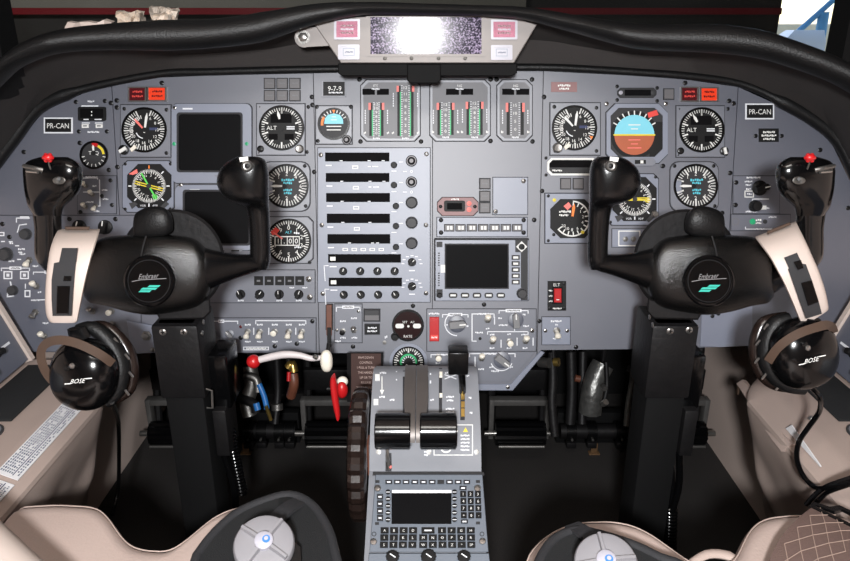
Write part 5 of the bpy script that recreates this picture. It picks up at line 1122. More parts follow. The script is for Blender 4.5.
# dark sloping switch panels on the side walls
def sidepanel(s, lab):
    root = thing('side_switch_panel', Matrix.Translation((s * .76, .85, .53)), lab, 'control panel', 'side switch panels')
    a, b = Vector((s * .722, 0, .458)), Vector((s * .772, 0, .595)); nrm = Vector((-s * (b.z - a.z), 0, s * (b.x - a.x))).normalized(); up = (b - a)
    q = lambda y, t, h: a + up * t + nrm * h + Vector((0, y, 0))
    g = G(WF); g.loft3([[q(y, 0, 0), q(y, 1, 0), q(y, 1, .012), q(y, 0, .012)] for y in (.5, 1.12)], 'subpanel')
    FP = g
    g = G(WF); g.loft3([[q(y, -.03, -.001), q(y, 1.05, -.001), q(y, 1.05, .017), q(y, -.03, .017)] for y in (1.121, 1.131)], 'headband'); g.build('edge_trim', root)
    for y, t in ((1.06, .3), (1.0, .55), (1.07, .75), (.94, .3), (1.02, .15), (.95, .8), (.9, .55)):
        g = G(WF); c = q(y, t, .012); g.tube3([c, c + nrm * .004, c + nrm * .005, c + nrm * .016], [.009, .009, .0065, .0055], 'blackknob' if t > .2 else 'white', 14); g.build('knob', root)
    g = FP
    for i in range(14):
        y, t = 1.09 - (i // 3) * .045, .2 + (i % 3) * .3; c = [q(y + dy, t + dt, .0125) for dy, dt in ((-.012, .09), (.012, .09), (.012, .12), (-.012, .12))]; g.add(c, [[0, 1, 2, 3]], 'legend')
    g.build('face_plate', root)
sidepanel(-1, 'dark sloping switch panel with cream front edge on the left wall'); sidepanel(1, 'dark sloping switch panel with cream front edge on the right wall')
# loose leather flap on the right
g = G(WF); pth = [(743, 386, .625), (752, 398, .612), (764, 416, .60), (778, 436, .59), (792, 452, .585)]
c = [Wx(x, y, xx - .035) for x, y, xx in pth]; secs = []
for i, p in enumerate(c):
    wv = Vector((-.006, .006 + .001 * i, -.010 - .002 * i)); secs.append([p + Vector((.004, 0, 0)), p + wv + Vector((.002, 0, 0)), p + wv + Vector((-.004, 0, 0)), p + Vector((-.003, 0, .002))])
g.loft3(dense(secs, 4), 'leathercream'); [setattr(v, 'z', v.z + .012) for v in g.v]; root = thing('leather_strap', Matrix.Translation(c[0]), 'cream leather tab with a slot above the right console pocket', 'strap'); g.build('strap', root)
g = G(WF); p0 = c[0] + Vector((-.006, .004, -.010)); g.box3(p0 - Vector((.0015, .004, .009)), p0 + Vector((.0015, .004, .009)), 'brownbracket', .001); g.build('slot', root)
g = G(WF); p = Wx(805, 413, .588); p.x = .580; p.z = .4535 if p.z < .4535 else p.z; 
g.tube3([Vector((.60, p.y, .4495)), Vector((.60, p.y, .453))], [.006, .004], 'steel', 14); tag(g.build('snap_stud'), 'shiny metal snap stud on the right console ledge', 'stud')
# ------------------------------------------------------------ the centre pedestal
QP = [(368.5, 1.05), (373, 1.036), (382, 1.023), (395, 1.009), (412, .994), (430, .98), (450, .970), (471, .9665)]
qv = catmull([W(425, py, d) for py, d in QP], 5)
class Curved:
    """the humped top of the throttle quadrant"""
    def __init__(s): s.o = Vector((0, .85, .5)); s.M = Matrix.Translation(s.o); s.s = .98 / FPX
    def P(s, px, py, z=0.0):
        r = ray(px, py); best = None
        for a, b in zip(qv, qv[1:]):
            nrm = Vector((0, a.z - b.z, b.y - a.y)); nrm = -nrm.normalized() if nrm.y > 0 or nrm.z < 0 else nrm.normalized()
            t = (a - CAM).dot(nrm) / r.dot(nrm); p = CAM + r * t
            f = (p - a).dot(b - a) / (b - a).length_squared
            e = max(0, -f, f - 1)
            if best is None or e < best[0]: best = (e, p, nrm)
        return best[1] + best[2] * z * .001 - s.o
QC = Curved()
MF = PFrame(429, 515, .92, -.9)
ped = thing('throttle_pedestal', Matrix.Translation((0, .8, 0)), 'grey centre pedestal with two black throttle levers and trim wheel', 'pedestal')
x0, x1 = -.0775, .0785
m0, m1 = MF.world(429, 476, -2.5), MF.world(429, 620, -2.5)
prof = [(p.y, p.z) for p in qv] + [(m0.y, m0.z), (m1.y, m1.z), (m1.y, 0.0), (1.02, 0.0), (1.03, .46), (.99, .515)]
g = G(WF); 
g.add([Vector((x, y, z)) for x in (x0, x1) for y, z in prof], [[i, (i + 1) % len(prof), len(prof) + (i + 1) % len(prof), len(prof) + i] for i in range(len(prof))] + [list(range(len(prof))), list(range(len(prof), 2 * len(prof)))], 'quadgrey'); g.build('housing', ped, 25)
g = G(QC)
def qline(pts, wd, z, mt):
    for a, b in zip(pts, pts[1:]):
        n = max(1, int(math.hypot(a[0] - b[0], a[1] - b[1]) / 6))
        for i in range(n):
            t0, t1 = i / n, (i + 1) / n; g.line([(a[0] + (b[0] - a[0]) * t0, a[1] + (b[1] - a[1]) * t0), (a[0] + (b[0] - a[0]) * t1, a[1] + (b[1] - a[1]) * t1)], wd, z, mt)
qline([(382, 377), (382, 392)], .9, .4, 'white'); g.quad([(379.8, 390), (384.2, 390), (382, 395)], .4, 'white'); g.word(383, 373, 7, 2, .4, 'legend')
for x, y, wd in ((382, 397, 6), (392, 400, 5), (432, 400, 4), (450, 397, 8), (450, 400.5, 7), (450, 409, 9), (450, 412.5, 8), (470, 398, 3), (471, 413, 3), (468, 376, 3), (450, 373, 10), (426, 452, 4), (426, 455, 4)): g.word(x, y, wd, 2, .4, 'legend')
qline([(445, 375), (456, 379)], .9, .4, 'legend'); qline([(445, 379), (456, 375)], .9, .4, 'legend')
qline([(396.5, 372), (396.5, 380)], 1.1, .4, 'legend'); qline([(430.5, 374), (430.5, 383)], 1.3, .4, 'legend')
qline([(434, 425), (472.5, 425), (472.5, 455), (434, 455), (434, 425)], .9, .4, 'white'); g.quad([(463, 432), (468, 432), (465.5, 427.5)], .4, 'yellow')
for k in range(5): g.word(465, 435.5 + k * 3.6, 9, 1.7, .4, 'legend')
g.ring(446, 447, 4.5, 6, .1, .8, 'white', 24); g.build('printed_pattern', ped)
for x, w_, ya, yb in ((440.5, 3.2, 370, 414), (462.5, 4.6, 370, 418), (404, 2.4, 372, 414), (427.5, 1.6, 372, 414)): g = G(QC); qline([(x, ya), (x, yb)], w_, .5, 'seam'); g.build('lever_slot', ped)
g = G(QC); qline([(388.5, 456), (388.5, 471)], 6, .5, 'seam'); g.build('lever_slot', ped)
g = G(QC); 
for a, b in ((376, 383), (385, 392), (393, 400), (402, 408), (409, 417)): g.rect(461, a, 464.6, b, .5, 2, 'brass')
g.build('detent_gate', ped)
for a, b in ((373, 378), (394, 398)): g = G(QC); g.rect(439.4, a, 442.4, b, .5, 3, 'ivory', .4); g.build('slot_key', ped)
for x, y in ((377.5, 378), (376, 402.5)): g = G(QC); g.rect(x - 2.4, y - 3, x + 2.4, y + 3, .2, 2.4, 'white', .4); g.build('index_tab', ped)
for x, y in ((378.5, 452), (476.5, 452), (429, 452)): g = G(QC); g.lathe(x, y, [(2.6, .1), (2.6, 1), (.3, 1.4)], 'dullsteel', 14); g.build('screw', ped)
# throttle levers: arm and fat black grip, each a part
for cx, half in ((393, 17.6), (438.2, 18.2)):
    c = W(cx, 431, .925); r = 18.2 * .925 / FPX; hx = half * .925 / FPX; s_ = 1 if cx < 420 else -1
    lv = thing('x', Matrix.Translation(c), '', ''); 
    g = G(WF); g.tube3([c + Vector((-hx, 0, 0)), c + Vector((-hx + .0015, 0, 0)), c + Vector((hx - .0015, 0, 0)), c + Vector((hx, 0, 0))], [r * .93, r, r, r * .93], 'glossblack', 40)
    g.tube3([c + Vector((-hx - .001, 0, 0)), c + Vector((hx + .001, 0, 0))], r * .3, 'steel', 16)
    bpy.data.objects.remove(lv); grip = g.build('throttle_lever', ped)
    g = G(WF); xa = c.x + s_ * hx; wd = .0135
    a0 = W(409 if s_ > 0 else 421, 371, 1.035)
    lo, hi = min(xa, xa + s_ * wd), max(xa, xa + s_ * wd); lo += s_ * .0015; hi += s_ * .0015
    a_mid = W(415.6, 431, .925).x
    A_, B_ = Vector((0, a0.y, a0.z)), Vector((0, c.y, c.z)); path = [A_ + Vector((0, .0, -.02)), A_ + Vector((0, -.004, .004)), A_.lerp(B_, .4) + Vector((0, 0, .012)), A_.lerp(B_, .75) + Vector((0, 0, .010)), B_ + Vector((0, -.004, .006)), B_ + Vector((0, -.012, -.008))]
    path = catmull(path, 3); secs = []
    for i, p in enumerate(path):
        t = (path[min(i + 1, len(path) - 1)] - path[max(i - 1, 0)]).normalized(); n = Vector((0, -t.z, t.y)) * .007
        f = i / (len(path) - 1); k = 1 - max(0, (f - .45) / .55); out = (.0062 + .0105 * min(1, k * 1.3)); xi = a_mid + s_ * -.0006; xo = a_mid - s_ * out; lo, hi = min(xi, xo), max(xi, xo)
        secs.append([Vector((lo, p.y + n.y, p.z + n.z)), Vector((hi, p.y + n.y, p.z + n.z)), Vector((hi, p.y - n.y, p.z - n.z)), Vector((lo, p.y - n.y, p.z - n.z))])
    g.loft3(secs, 'armgrey'); g.build('lever_arm', grip)
# fuel lever under the left grip
g = G(QC); g.tube([(387.5, 448, 14, 1.6), (388, 455, 12, 1.6), (388.5, 461, 6, 2.2)], 'steel', 8, 3); g.tube([(388.5, 461, 5, 3), (389, 468, 2, 3)], 'dullsteel', 10, 2); g.lathe(390, 466, [(2, 1), (2, 6), (.3, 7)], 'pinkmark', 10); g.build('fuel_lever', ped)
# flap lever
fc = W(458, 360, .985); fl = None
g = G(WF); hw = 9.8 * .985 / FPX; g.box3((fc.x - hw, fc.y - .014, fc.z - .017), (fc.x + hw, fc.y + .014, fc.z + .0175), 'blackplastic', .002, None); fl = g.build('flap_lever', ped)
g = G(WF); a = W(461, 369, .985); b = W(462.5, 385, 1.0); b2 = QC.P(462.5, 392, -4) + QC.o; g.tube3([fc + Vector((.003, 0, -.01)), a, b, b2], .0052, 'glossblack', 10, 4); g.build('stem', fl)
# trim wheel
wc = Vector((0, .872, .433))
g = G(WF); n = 72; rg = []
pro = [(-.0795, .066), (-.0795, .084), (-.082, .0925), (-.087, .096), (-.099, .096), (-.104, .0925), (-.1065, .084), (-.1065, .066)]
for i in range(n): a = 2 * math.pi * i / n; k = .955 if i % 3 < 1 else 1.0; rg.append([Vector((x, wc.y + math.cos(a) * r * (k if r > .09 else 1), wc.z + math.sin(a) * r * (k if r > .09 else 1))) for x, r in pro])
g.loft3(rg + [rg[0]], 'wheelbrown', False); g.tube3([(-.101, wc.y, wc.z), (-.085, wc.y, wc.z)], .067, 'matteblack', 40); g.tube3([(-.106, wc.y, wc.z), (-.0775, wc.y, wc.z)], .02, 'dullsteel', 20); g.build('trim_wheel', ped, 22)
g = G(WF); b = W(370, 452, .97); g.box3((-.0795, b.y - .012, b.z - .03), (-.0776, b.y + .012, b.z + .02), 'woodbrown'); g.build('wheel_pointer', ped)

# ------------------------------------------------------------ the control display unit
cdu = thing('control_display_unit', MF.M.copy(), 'keypad unit with letter keys and dark screen on the pedestal, nearest the seats', 'keypad')
g = G(MF); g.prism([(375.5, 474.5), (482.5, 474.5), (488.5, 552), (369.5, 552)], 0, 6, 'pedgrey', 1); z = 6.2
g.prism([(373, 472), (484, 472), (484.5, 475.5), (372.5, 475.5)], 0, 3, 'dialgrey', .4)
for x, y in ((377.5, 481.5), (478, 481.5), (377, 523.5), (478, 523)): g.rect(x - 2, y - 1.4, x + 2, y + 1.4, 6, 6.6, 'dialgrey')
for x, y in ((374, 534), (482, 534)): g.ring(x, y, 1.6, 2.4, 5.9, 6.4, 'dialgrey', 14)
g.build('face_plate', cdu)
g = G(MF); g.hollow(rectpts(389.5, 488, 453.5, 525.5), rectpts(391.5, 490, 451.5, 524), 6, 7.4, 'pedgrey'); g.rect(391, 489.5, 452, 524.5, 5.8, 6.6, 'screen'); g.rect(392, 489.5, 451.5, 493, 6.4, 6.8, 'palewhite'); g.build('screen', cdu)
def key(x0, y0, x1, y1, t=None, mt='blackknob', h=2.6, bar=False):
    g = G(MF); g.rect(x0, y0, x1, y1, 6, 9.6, mt, .7)
    if t: g.text(t, (x0 + x1) / 2, (y0 + y1) / 2, h, 9.8, 'white')
    if bar: g.bar((x0 + x1) / 2, (y0 + y1) / 2, (x1 - x0) * .55, 1.5, 9.8, 'legend')
    g.build('key', cdu)
for k in range(10): x = 385.4 + k * 8.68; key(x, 480, x + 6.6, 484, None, 'seam' if k != 6 else 'dialgrey', 2, k != 6)
for c in range(4):
    for r_ in range(3):
        x, y = 380.6 + c * 9.5 - r_ * .35, 527.3 + r_ * 7.2; key(x, y, x + 8, y + 6.2, ('ABCD', 'IJKL', 'STUV')[r_][c])
for c in range(4):
    for r_ in range(3):
        x, y = 438 + c * 9.6 + r_ * .25, 527.3 + r_ * 7.2; key(x, y, x + 8, y + 6.2, (('E', 'F', 'G', 'H'), ('O', 'P', 'Q', 'R'), ('Y', 'Z', '*', 'SP'))[r_][c])
key(421.5, 527.3, 434.5, 533.5, None, 'blackknob', 2, True)
for r_ in range(2):
    for c, t in enumerate((('M', 'N'), ('W', 'X'))[r_]): x, y = 419.2 + c * 9.6, 534.5 + r_ * 7.2; key(x, y, x + 8, y + 6.2, t)
for r_ in range(4):
    for c in range(3): x, y = 460.2 + c * 7.4 + r_ * .25, 491 + r_ * 7.1; key(x, y, x + 5.8, y + 6, (('1', '2', '3'), ('4', '5', '6'), ('7', '8', '9'), ('+', '0', '-'))[r_][c], 'blackknob', 2.8)
key(459.5, 486, 466.5, 490, None, 'seam', 2, True); key(461, 519.6, 468, 523.5, None, 'seam', 2, True)
for y0, y1 in ((494, 499.5), (500.5, 507), (508, 514), (515, 521)): key(377, y0, 383, y1, None, 'seam', 2, True)
for s_ in (388, 454.5):
    for k in range(5): g = G(MF); y = 492 + k * 6.9; g.lathe(s_, y, [(2.6, 6), (2.6, 9), (.3, 9.6)], 'blackknob', 12); g.tube([(s_ - 2, y, 9.6, .4), (s_ + 2, y, 9.6, .4)], 'legend', 5, 1); g.build('line_key', cdu)
for x, y in ((377.5, 488), (477.5, 488), (373.5, 541.5), (482.5, 541)): g = G(MF); g.lathe(x, y, [(3.4, 6), (3.4, 7.4), (2.8, 8.2), (.3, 8.4)], 'steel', 16); g.build('fastener', cdu)
kp = thing('knob_panel', MF.at(429, 562).M, 'grey panel with three black knobs below the letter keys', 'control panel')
g = G(MF); g.prism([(369, 553.2), (489, 553.2), (494, 600), (364, 600)], 0, 4, 'pedgrey', 1); g.build('face_plate', kp)
for x, r_ in ((392.5, 6.5), (428.5, 7.5), (464, 6.5)):
    g = G(MF); g.lathe(x, 556.5, [(r_, 4), (r_, 12), (r_ * .9, 14), (.3, 14.4)], 'blackknob', 24)
    for i in range(14): a = 2 * math.pi * i / 14; g.tube([(x + r_ * math.cos(a), 556.5 + r_ * math.sin(a), 5, r_ * .09), (x + r_ * .97 * math.cos(a), 556.5 + r_ * .97 * math.sin(a), 12, r_ * .09)], 'blackknob', 5, 1)
    g.line([(x - 2, 554), (x + 2.5, 557)], 1.2, 14.8, 'legend'); g.build('knob', kp)
# ------------------------------------------------------------ under the panel: placard, handles, pedals, pipes
LF = PFrame(365, 377, 1.235, .364)
pl = thing('brown_placard', LF.M.copy(), 'brown instruction placard with pale lettering left of the pedestal top', 'placard')
g = G(LF); g.rect(347, 352.5, 383, 402, -6, 0, 'darkpart'); g.rect(351, 353.5, 381, 401, 0, 1.2, 'brownplacard', .3)
for k, t in enumerate(('RAM DOWN', 'CONTROL', '1 PULL & TURN', 'THE HANDLE', 'UP OR TO', 'RELEASE', '2 PULL HANDLE', 'DOWN TO', 'EXTEND')): g.text(t, 366, 357.5 + 5.0 * k, 2.3, 1.5, 'roseplate', 0, .82)
g.build('plate', pl)
# white lever with a red ball
H = thing('release_lever', Matrix.Translation(W(326, 346, 1.12)), 'white lever with red ball end under the panel left of the pedestal', 'lever')
g = G(WF); A_ = [W(325, 357, 1.12), W(312, 358.5, 1.12), W(300, 355.5, 1.12), W(285, 354.5, 1.12), W(268, 357.5, 1.12), W(254, 361.5, 1.12)]
g.tube3(A_, [.0042, .0046, .0052, .0062, .006, .005], 'leverwhite', 12, 4); g.build('arm', H)
g = G(WF); g.ellipsoid(W(253.5, 361.5, 1.12), .0112, .0112, .0112, 'red', None, 24, 14); g.build('ball', H)
g = G(WF); g.ellipsoid(W(326.5, 361, 1.11), .0098, .011, .0185, 'ivory', None, 24, 16, .85); g.build('pull_knob', H)
g = G(WF); g.tube3([W(329, 343, 1.12), W(328, 350, 1.12), W(327, 356, 1.115)], .0035, 'dialblack', 8, 3); g.tube3([W(317, 358, 1.115), W(314, 356, 1.112)], .004, 'steel', 8); g.build('cable', H)
H = thing('release_pull', Matrix.Translation(W(338, 395, 1.12)), 'flat red handle with a round red knob beside the trim wheel', 'handle')
g = G(WF); secs = []
for py, xa, xb in ((375.5, 332.5, 335), (378, 330.5, 336), (385, 330, 337.2), (398, 331.5, 338.5), (410, 334, 340), (417, 336, 340), (418.5, 337, 339.5)):
    a, b = W(xa, py, 1.10), W(xb, py, 1.10); secs.append([a + (b - a) * .5 + Vector((math.cos(t) * (b - a).length / 2, math.sin(t) * .008, 0)) for t in [2 * math.pi * i / 12 for i in range(12)]])
g.loft3(dense(secs, 3), 'red'); g.build('blade', H)
g = G(WF); c = W(342, 390, 1.115); g.ellipsoid(c, .0095, .009, .0145, 'red', None, 20, 12); g.build('knob', H); g = G(WF); g.ellipsoid(W(342.5, 381.5, 1.12), .009, .008, .0085, 'ivory', None, 18, 10); g.build('cap', H)
g = G(WF); g.tube3([W(340, 388, 1.12), W(333, 389, 1.12), W(327.5, 389, 1.14)], .002, 'steel', 6); g.build('pin', H)
# rudder pedals
def pedal(px0, px1, lab, y=1.45):
    root = thing('rudder_pedal', Matrix.Translation(Wy((px0 + px1) / 2, 445, y)), lab, 'pedal', 'rudder pedals')
    a, b = Wy(px0, 444, y), Wy(px1, 444, y); t = Wy(px0, 372, y + .05)
    X0, X1, Z0, Z1 = a.x, b.x, a.z, t.z
    fz = lambda z: y + .05 * (z - Z0) / (Z1 - Z0)
    g = G(WF); w_ = .012; zi = Z0 + (Z1 - Z0) * .55
    g.box3((X0, y + .02, Z0), (X0 + w_, y + .045, zi + .015), 'darksteel', .002); g.box3((X1 - w_, y + .02, Z0), (X1, y + .045, zi + .015), 'darksteel', .002); g.box3((X0 + w_ - .001, y + .02, zi), (X1 - w_ + .001, y + .045, zi + .015), 'darksteel', .002); g.build('frame', root)
    g = G(WF); g.box3((X0 + .004, y + .06, zi + .02), (X1 - .004, y + .08, Z1), 'darkpart', .004); g.build('toe_plate', root)
    g = G(WF); n = 26; c = Vector((0, y, Z0 + .03)); rg = []
    for i in range(n): q = 2 * math.pi * i / n; r = .026 * (1 if i % 2 else .9); rg.append(r)
    g.loft3([[Vector((x, c.y + r * math.cos(2 * math.pi * i / n), c.z + r * 1.15 * math.sin(2 * math.pi * i / n))) for i, r in enumerate(rg)] for x in (X0 + w_ + .002, X1 - w_ - .002)], 'glossblack'); g.build('tread', root, 15)
    g = G(WF); g.tube3([(X0 - .012, c.y, c.z), (X1 + .012, c.y, c.z)], .007, 'steel', 12); g.tube3([(X0 + .02, c.y - .03, Z0 + .012), (X1 - .02, c.y - .03, Z0 + .012)], .0045, 'dullsteel', 10); g.build('rod', root)
    g = G(WF); g.tube3([(X0 + .01, y + .06, Z0 + .02), (X0 + .01, y + .13, .459)], .01, 'darkpart', 8); g.tube3([(X1 - .01, y + .06, Z0 + .02), (X1 - .01, y + .13, .459)], .01, 'darkpart', 8); g.build('hanger', root)
pedal(301, 368, 'rudder pedal just left of the trim wheel'); pedal(489, 550, 'rudder pedal just right of the pedestal')
pedal(147, 196, 'rudder pedal partly hidden by the left control column'); pedal(652, 708, 'rudder pedal partly hidden by the right control column')
# torque tubes with clamps
def torque(px0, px1, lab):
    a, b = Wy(px0, 431, 1.52), Wy(px1, 431, 1.52); root = thing('torque_tube', Matrix.Translation(a.lerp(b, .5)), lab, 'tube', 'pedal torque tubes')
    g = G(WF); g.tube3([a, b], .019, 'darkpart', 20); g.build('tube', root)
    for f in (.12, .36, .7, .9): c = a.lerp(b, f); g = G(WF); g.tube3([c + Vector((-.012, 0, 0)), c + Vector((.012, 0, 0))], .026, 'blackplastic', 20); g.box3(c + Vector((-.012, -.028, -.034)), c + Vector((.012, 0, -.018)), 'darkpart', .002); g.tube3([c + Vector((0, -.03, -.008)), c + Vector((0, -.026, -.008))], .003, 'steel', 8); g.build('clamp', root)
    g = G(WF); g.box3((a.x, 1.56, .0), (b.x, 1.585, .09), 'matteblack', .002); g.build('mount', root)
torque(244, 296, 'black torque tube with clamps behind the left column'); torque(560, 645, 'black torque tube with clamps beside the right column')
# fittings and pipes hanging under the panel
def pipes(name, lab, cat, specs, grp=None):
    o0 = W(specs[0][0][0][0], specs[0][0][0][1], specs[0][0][0][2]); root = thing(name, Matrix.Translation(o0), lab, cat, grp)
    t = W(*specs[0][0][0]); t2 = t.copy(); t2.z = .462; t2.y = max(t2.y, 1.31); g = G(WF); g.tube3([t, t2], .004, 'darkpart', 8); g.build('hanger', root)
    for pts, r, mt, nm in specs: g = G(WF); g.tube3([W(*p) for p in pts], r, mt, 10, 4); g.build(nm, root)
pipes('hydraulic_valve', 'grey valve block with short blue hoses under the panel, left side', 'valve', [([(250, 366, 1.5), (252, 385, 1.5), (247, 402, 1.5), (250, 416, 1.5)], .016, 'dullsteel', 'body'), ([(244, 375, 1.48), (256, 379, 1.48), (258, 392, 1.48)], .009, 'dullsteel', 'elbow'), ([(240, 398, 1.49), (254, 404, 1.47), (256, 412, 1.47)], .01, 'darkpart', 'fitting'),
    ([(259, 384, 1.47), (264, 396, 1.47), (267, 409, 1.47)], .006, 'bluehose', 'blue_hose'), ([(256, 403, 1.46), (258, 410, 1.46)], .007, 'bluehose', 'blue_cap'), ([(266, 406, 1.46), (271, 420, 1.47)], .004, 'brass', 'brass_pipe')])
pipes('brass_fitting', 'brass pipe fitting with red tag below the small switch panel', 'fitting', [([(288, 368, 1.4), (292, 364, 1.4), (294, 372, 1.4)], .009, 'brass', 'elbow'), ([(289, 372, 1.39), (288.5, 381, 1.39)], .004, 'red', 'tag'), ([(293, 374, 1.4), (294, 384, 1.4), (291, 396, 1.42)], .010, 'woodbrown', 'sleeve')])
pipes('brass_fitting', 'brass nut on a dark pipe right of the slant corner', 'fitting', [([(554, 362, 1.4), (559, 362, 1.395)], .009, 'brass', 'nut'), ([(552, 352, 1.42), (553, 380, 1.42), (552, 404, 1.42), (555, 436, 1.42)], .009, 'darkpart', 'pipe'), ([(540, 362, 1.43), (550, 363, 1.41)], .011, 'dullsteel', 'tube_end')])
pipes('wire_bundle', 'crumpled silver foil wrapped duct under the panel, right side', 'duct', [([(603, 364, 1.55), (596, 378, 1.55), (592, 395, 1.55), (590, 412, 1.56)], .026, 'foil', 'duct'), ([(606, 362, 1.5), (607, 385, 1.5), (604, 402, 1.5)], .005, 'darkpart', 'wire'), ([(603, 386, 1.5), (605, 389, 1.49)], .006, 'steel', 'terminal'), ([(603, 404, 1.5), (606, 402, 1.49)], .007, 'steel', 'terminal')])
pipes('push_rod', 'long dark push rod hanging near the left pedals', 'rod', [([(276, 350, 1.55), (278, 390, 1.56), (275, 424, 1.55)], .008, 'darkpart', 'rod'), ([(277, 404, 1.545), (277.5, 410, 1.545)], .013, 'dullsteel', 'collar')])
pipes('push_rod', 'bent steel push rod just left of the right column', 'rod', [([(634, 350, 1.5), (632, 380, 1.5), (628, 404, 1.5), (626, 426, 1.5)], .006, 'dullsteel', 'rod'), ([(633, 366, 1.49), (632, 372, 1.49)], .012, 'dullsteel', 'collar')])
pipes('push_rod', 'pair of dark push rods right of the brass nut', 'rod', [([(571, 352, 1.6), (572, 390, 1.6), (570, 424, 1.6)], .012, 'darkpart', 'rod'), ([(583, 352, 1.62), (582, 424, 1.6)], .010, 'darkpart', 'rod'), ([(575, 378, 1.57), (580, 379, 1.57)], .008, 'woodbrown', 'link')])
# floor stubs
for px, lab in ((246, 'small rusty bracket on the floor behind the left column'), (594, 'small rusty bracket on the floor left of the right column')):
    p = Wz(px, 454, .0); g = G(WF); g.box3((p.x - .014, p.y - .006, 0), (p.x + .014, p.y + .01, .004), 'rust', .001); g.box3((p.x - .008, p.y, .003), (p.x + .008, p.y + .006, .03), 'rust', .001); tag(g.build('floor_bracket'), lab, 'bracket', 'floor brackets')
# panel underside boxes
g = G(WF); a = W(560, 352, 1.45); g.box3((-.725, 1.30, .46), (-.12, 1.821, .55), 'matteblack', .004); tag(g.build('avionics_tray'), 'black equipment tray above the left pedals', 'tray', 'equipment trays')
g = G(WF); g.box3((.12, 1.30, .46), (.725, 1.821, .55), 'matteblack', .004); tag(g.build('avionics_tray'), 'black equipment tray above the right pedals', 'tray', 'equipment trays')
# ------------------------------------------------------------ the two seats, their pads, buckles and belts
def seat(outline, lab, left):
    root = thing('pilot_seat', Matrix.Translation((-.33 if left else .33, .4, 0)), lab, 'seat', 'pilot seats')
    H = .45; pts = []
    for px, py in outline: p = Wz(px, py, H); pts.append((p.x, p.y))
    xs = [p[0] for p in pts]; N = 90; g = G(WF); secs = []
    def yf(x):
        for (a, ya), (b, yb) in zip(pts, pts[1:]):
            if a <= x <= b: return ya + (yb - ya) * (x - a) / (b - a)
        return pts[0][1] if x < xs[0] else pts[-1][1]
    X = [xs[0] + (xs[-1] - xs[0]) * i / N for i in range(N + 1)]; Yf = [sum(yf(min(max(x + d, xs[0]), xs[-1])) for d in (-.012, -.006, 0, .006, .012)) / 5 for x in X]
    ym = min(Yf)
    for i, (x, y) in enumerate(zip(X, Yf)):
        e = min(i, N - i) / 4; r = .035; dz = -.03 * (1 - min(1, e)) ** 2
        hh = H + dz; sec = [Vector((x, .10, hh))]
        for yy in (.3, .4, .48, .55): sec.append(Vector((x, yy, hh + .004 * math.sin(x * 40 + yy * 25))))
        for k in range(7): a = R(90 - 15 * k); sec.append(Vector((x, y - r + r * math.cos(a), hh - r + r * math.sin(a))))
        sec += [Vector((x, y - .004, hh - .08)), Vector((x, y - .02, hh - .14)), Vector((x, .10, hh - .14))]; secs.append(sec)
    g.loft3(secs, 'leathercream'); g.build('cushion', root, 50)
    # piping seam behind the front edge
    g = G(WF); g.tube3([Vector((x, y - .012, H - .0066 - .03 * (1 - min(1, min(i, N - i) / 4)) ** 2)) for i, (x, y) in enumerate(zip(X, Yf))], .0009, 'cream', 6); g.build('seam', root)
    g = G(WF); g.box3((xs[0] + .03, .12, .06), (xs[-1] - .03, ym - .06, H - .14), 'matteblack', .01); g.box3((xs[0] + .01, .14, 0), (xs[0] + .05, ym - .08, .06), 'darkpart', .004); g.box3((xs[-1] - .05, .14, 0), (xs[-1] - .01, ym - .08, .06), 'darkpart', .004); g.build('base', root)
    g = G(WF); g.box3((xs[0] + .04, .02, H - .02), (xs[-1] - .04, .11, H + .06), 'leathercream', .02); g.build('backrest_foot', root)
    return root, yf
LO_ = [(11, 500), (25, 497), (60, 495), (98, 497), (108, 503), (118, 517), (128, 531), (140, 538), (158, 540), (175, 540), (188, 532), (202, 517), (216, 506), (240, 497), (275, 493), (303, 494), (322, 504), (336, 524), (344, 548), (347, 575)]
RO_ = [(517, 575), (522, 552), (535, 533), (555, 519), (578, 512), (612, 511), (638, 517), (660, 531), (678, 545), (690, 553), (703, 557), (722, 556), (732, 550), (738, 536), (748, 517), (762, 508), (790, 505), (825, 506), (858, 512)]
sl, yl_ = seat(LO_, 'cream leather seat at bottom left with a notch for the column', True)
sr, yr_ = seat(RO_, 'cream leather seat at bottom right with a notch for the column', False)
# near armrest of the left seat, close to the lens
g = G(WF); a = W(-30, 585, .62); g.loft3(dense([[W(x, y, d) + Vector((.042 * math.cos(t) * 1.2, 0, .034 * math.sin(t))) for t in [2 * math.pi * i / 16 for i in range(16)]] for x, y, d in ((-75, 498, .79), (-62, 508, .78), (-38, 532, .755), (-8, 562, .72), (30, 600, .68), (60, 640, .64))], 3), 'headband'); g.build('armrest', sl)
def pad(outer, lab, dy):
    """a padded black lap flap with a bound edge, lying on the cushion"""
    ps = [Wz(x, y + dy, .4685) for x, y in outer]; ps = catmull(ps + [ps[0]], 4)[:-1]; c = sum(ps, Vector()) / len(ps); root = thing('lap_pad', Matrix.Translation(c), lab, 'pad', 'black lap pads')
    g = G(WF); top = [p + (p - c) * -.05 + Vector((0, 0, .010)) for p in ps]; in_ = [c + (p - c) * .6 + Vector((0, 0, .006)) for p in ps]
    g.loft3([[p + Vector((0, 0, -.0105)) for p in ps], [p + Vector((0, 0, .004)) for p in ps], top, in_], 'padblack'); g.build('pad', root, 60)
    g = G(WF); g.tube3([p + (c - p) * .03 + Vector((0, 0, .008)) for p in ps + [ps[0]]], .0056, 'bindblack', 10); g.build('binding', root); return root, c
pL, cL = pad([(196, 556), (212, 535), (235, 514), (262, 501), (290, 494), (312, 503), (328, 525), (336, 550), (340, 590), (300, 640), (220, 640), (190, 590)], 'black padded lap flap under the silver buckle on the left seat', 5)
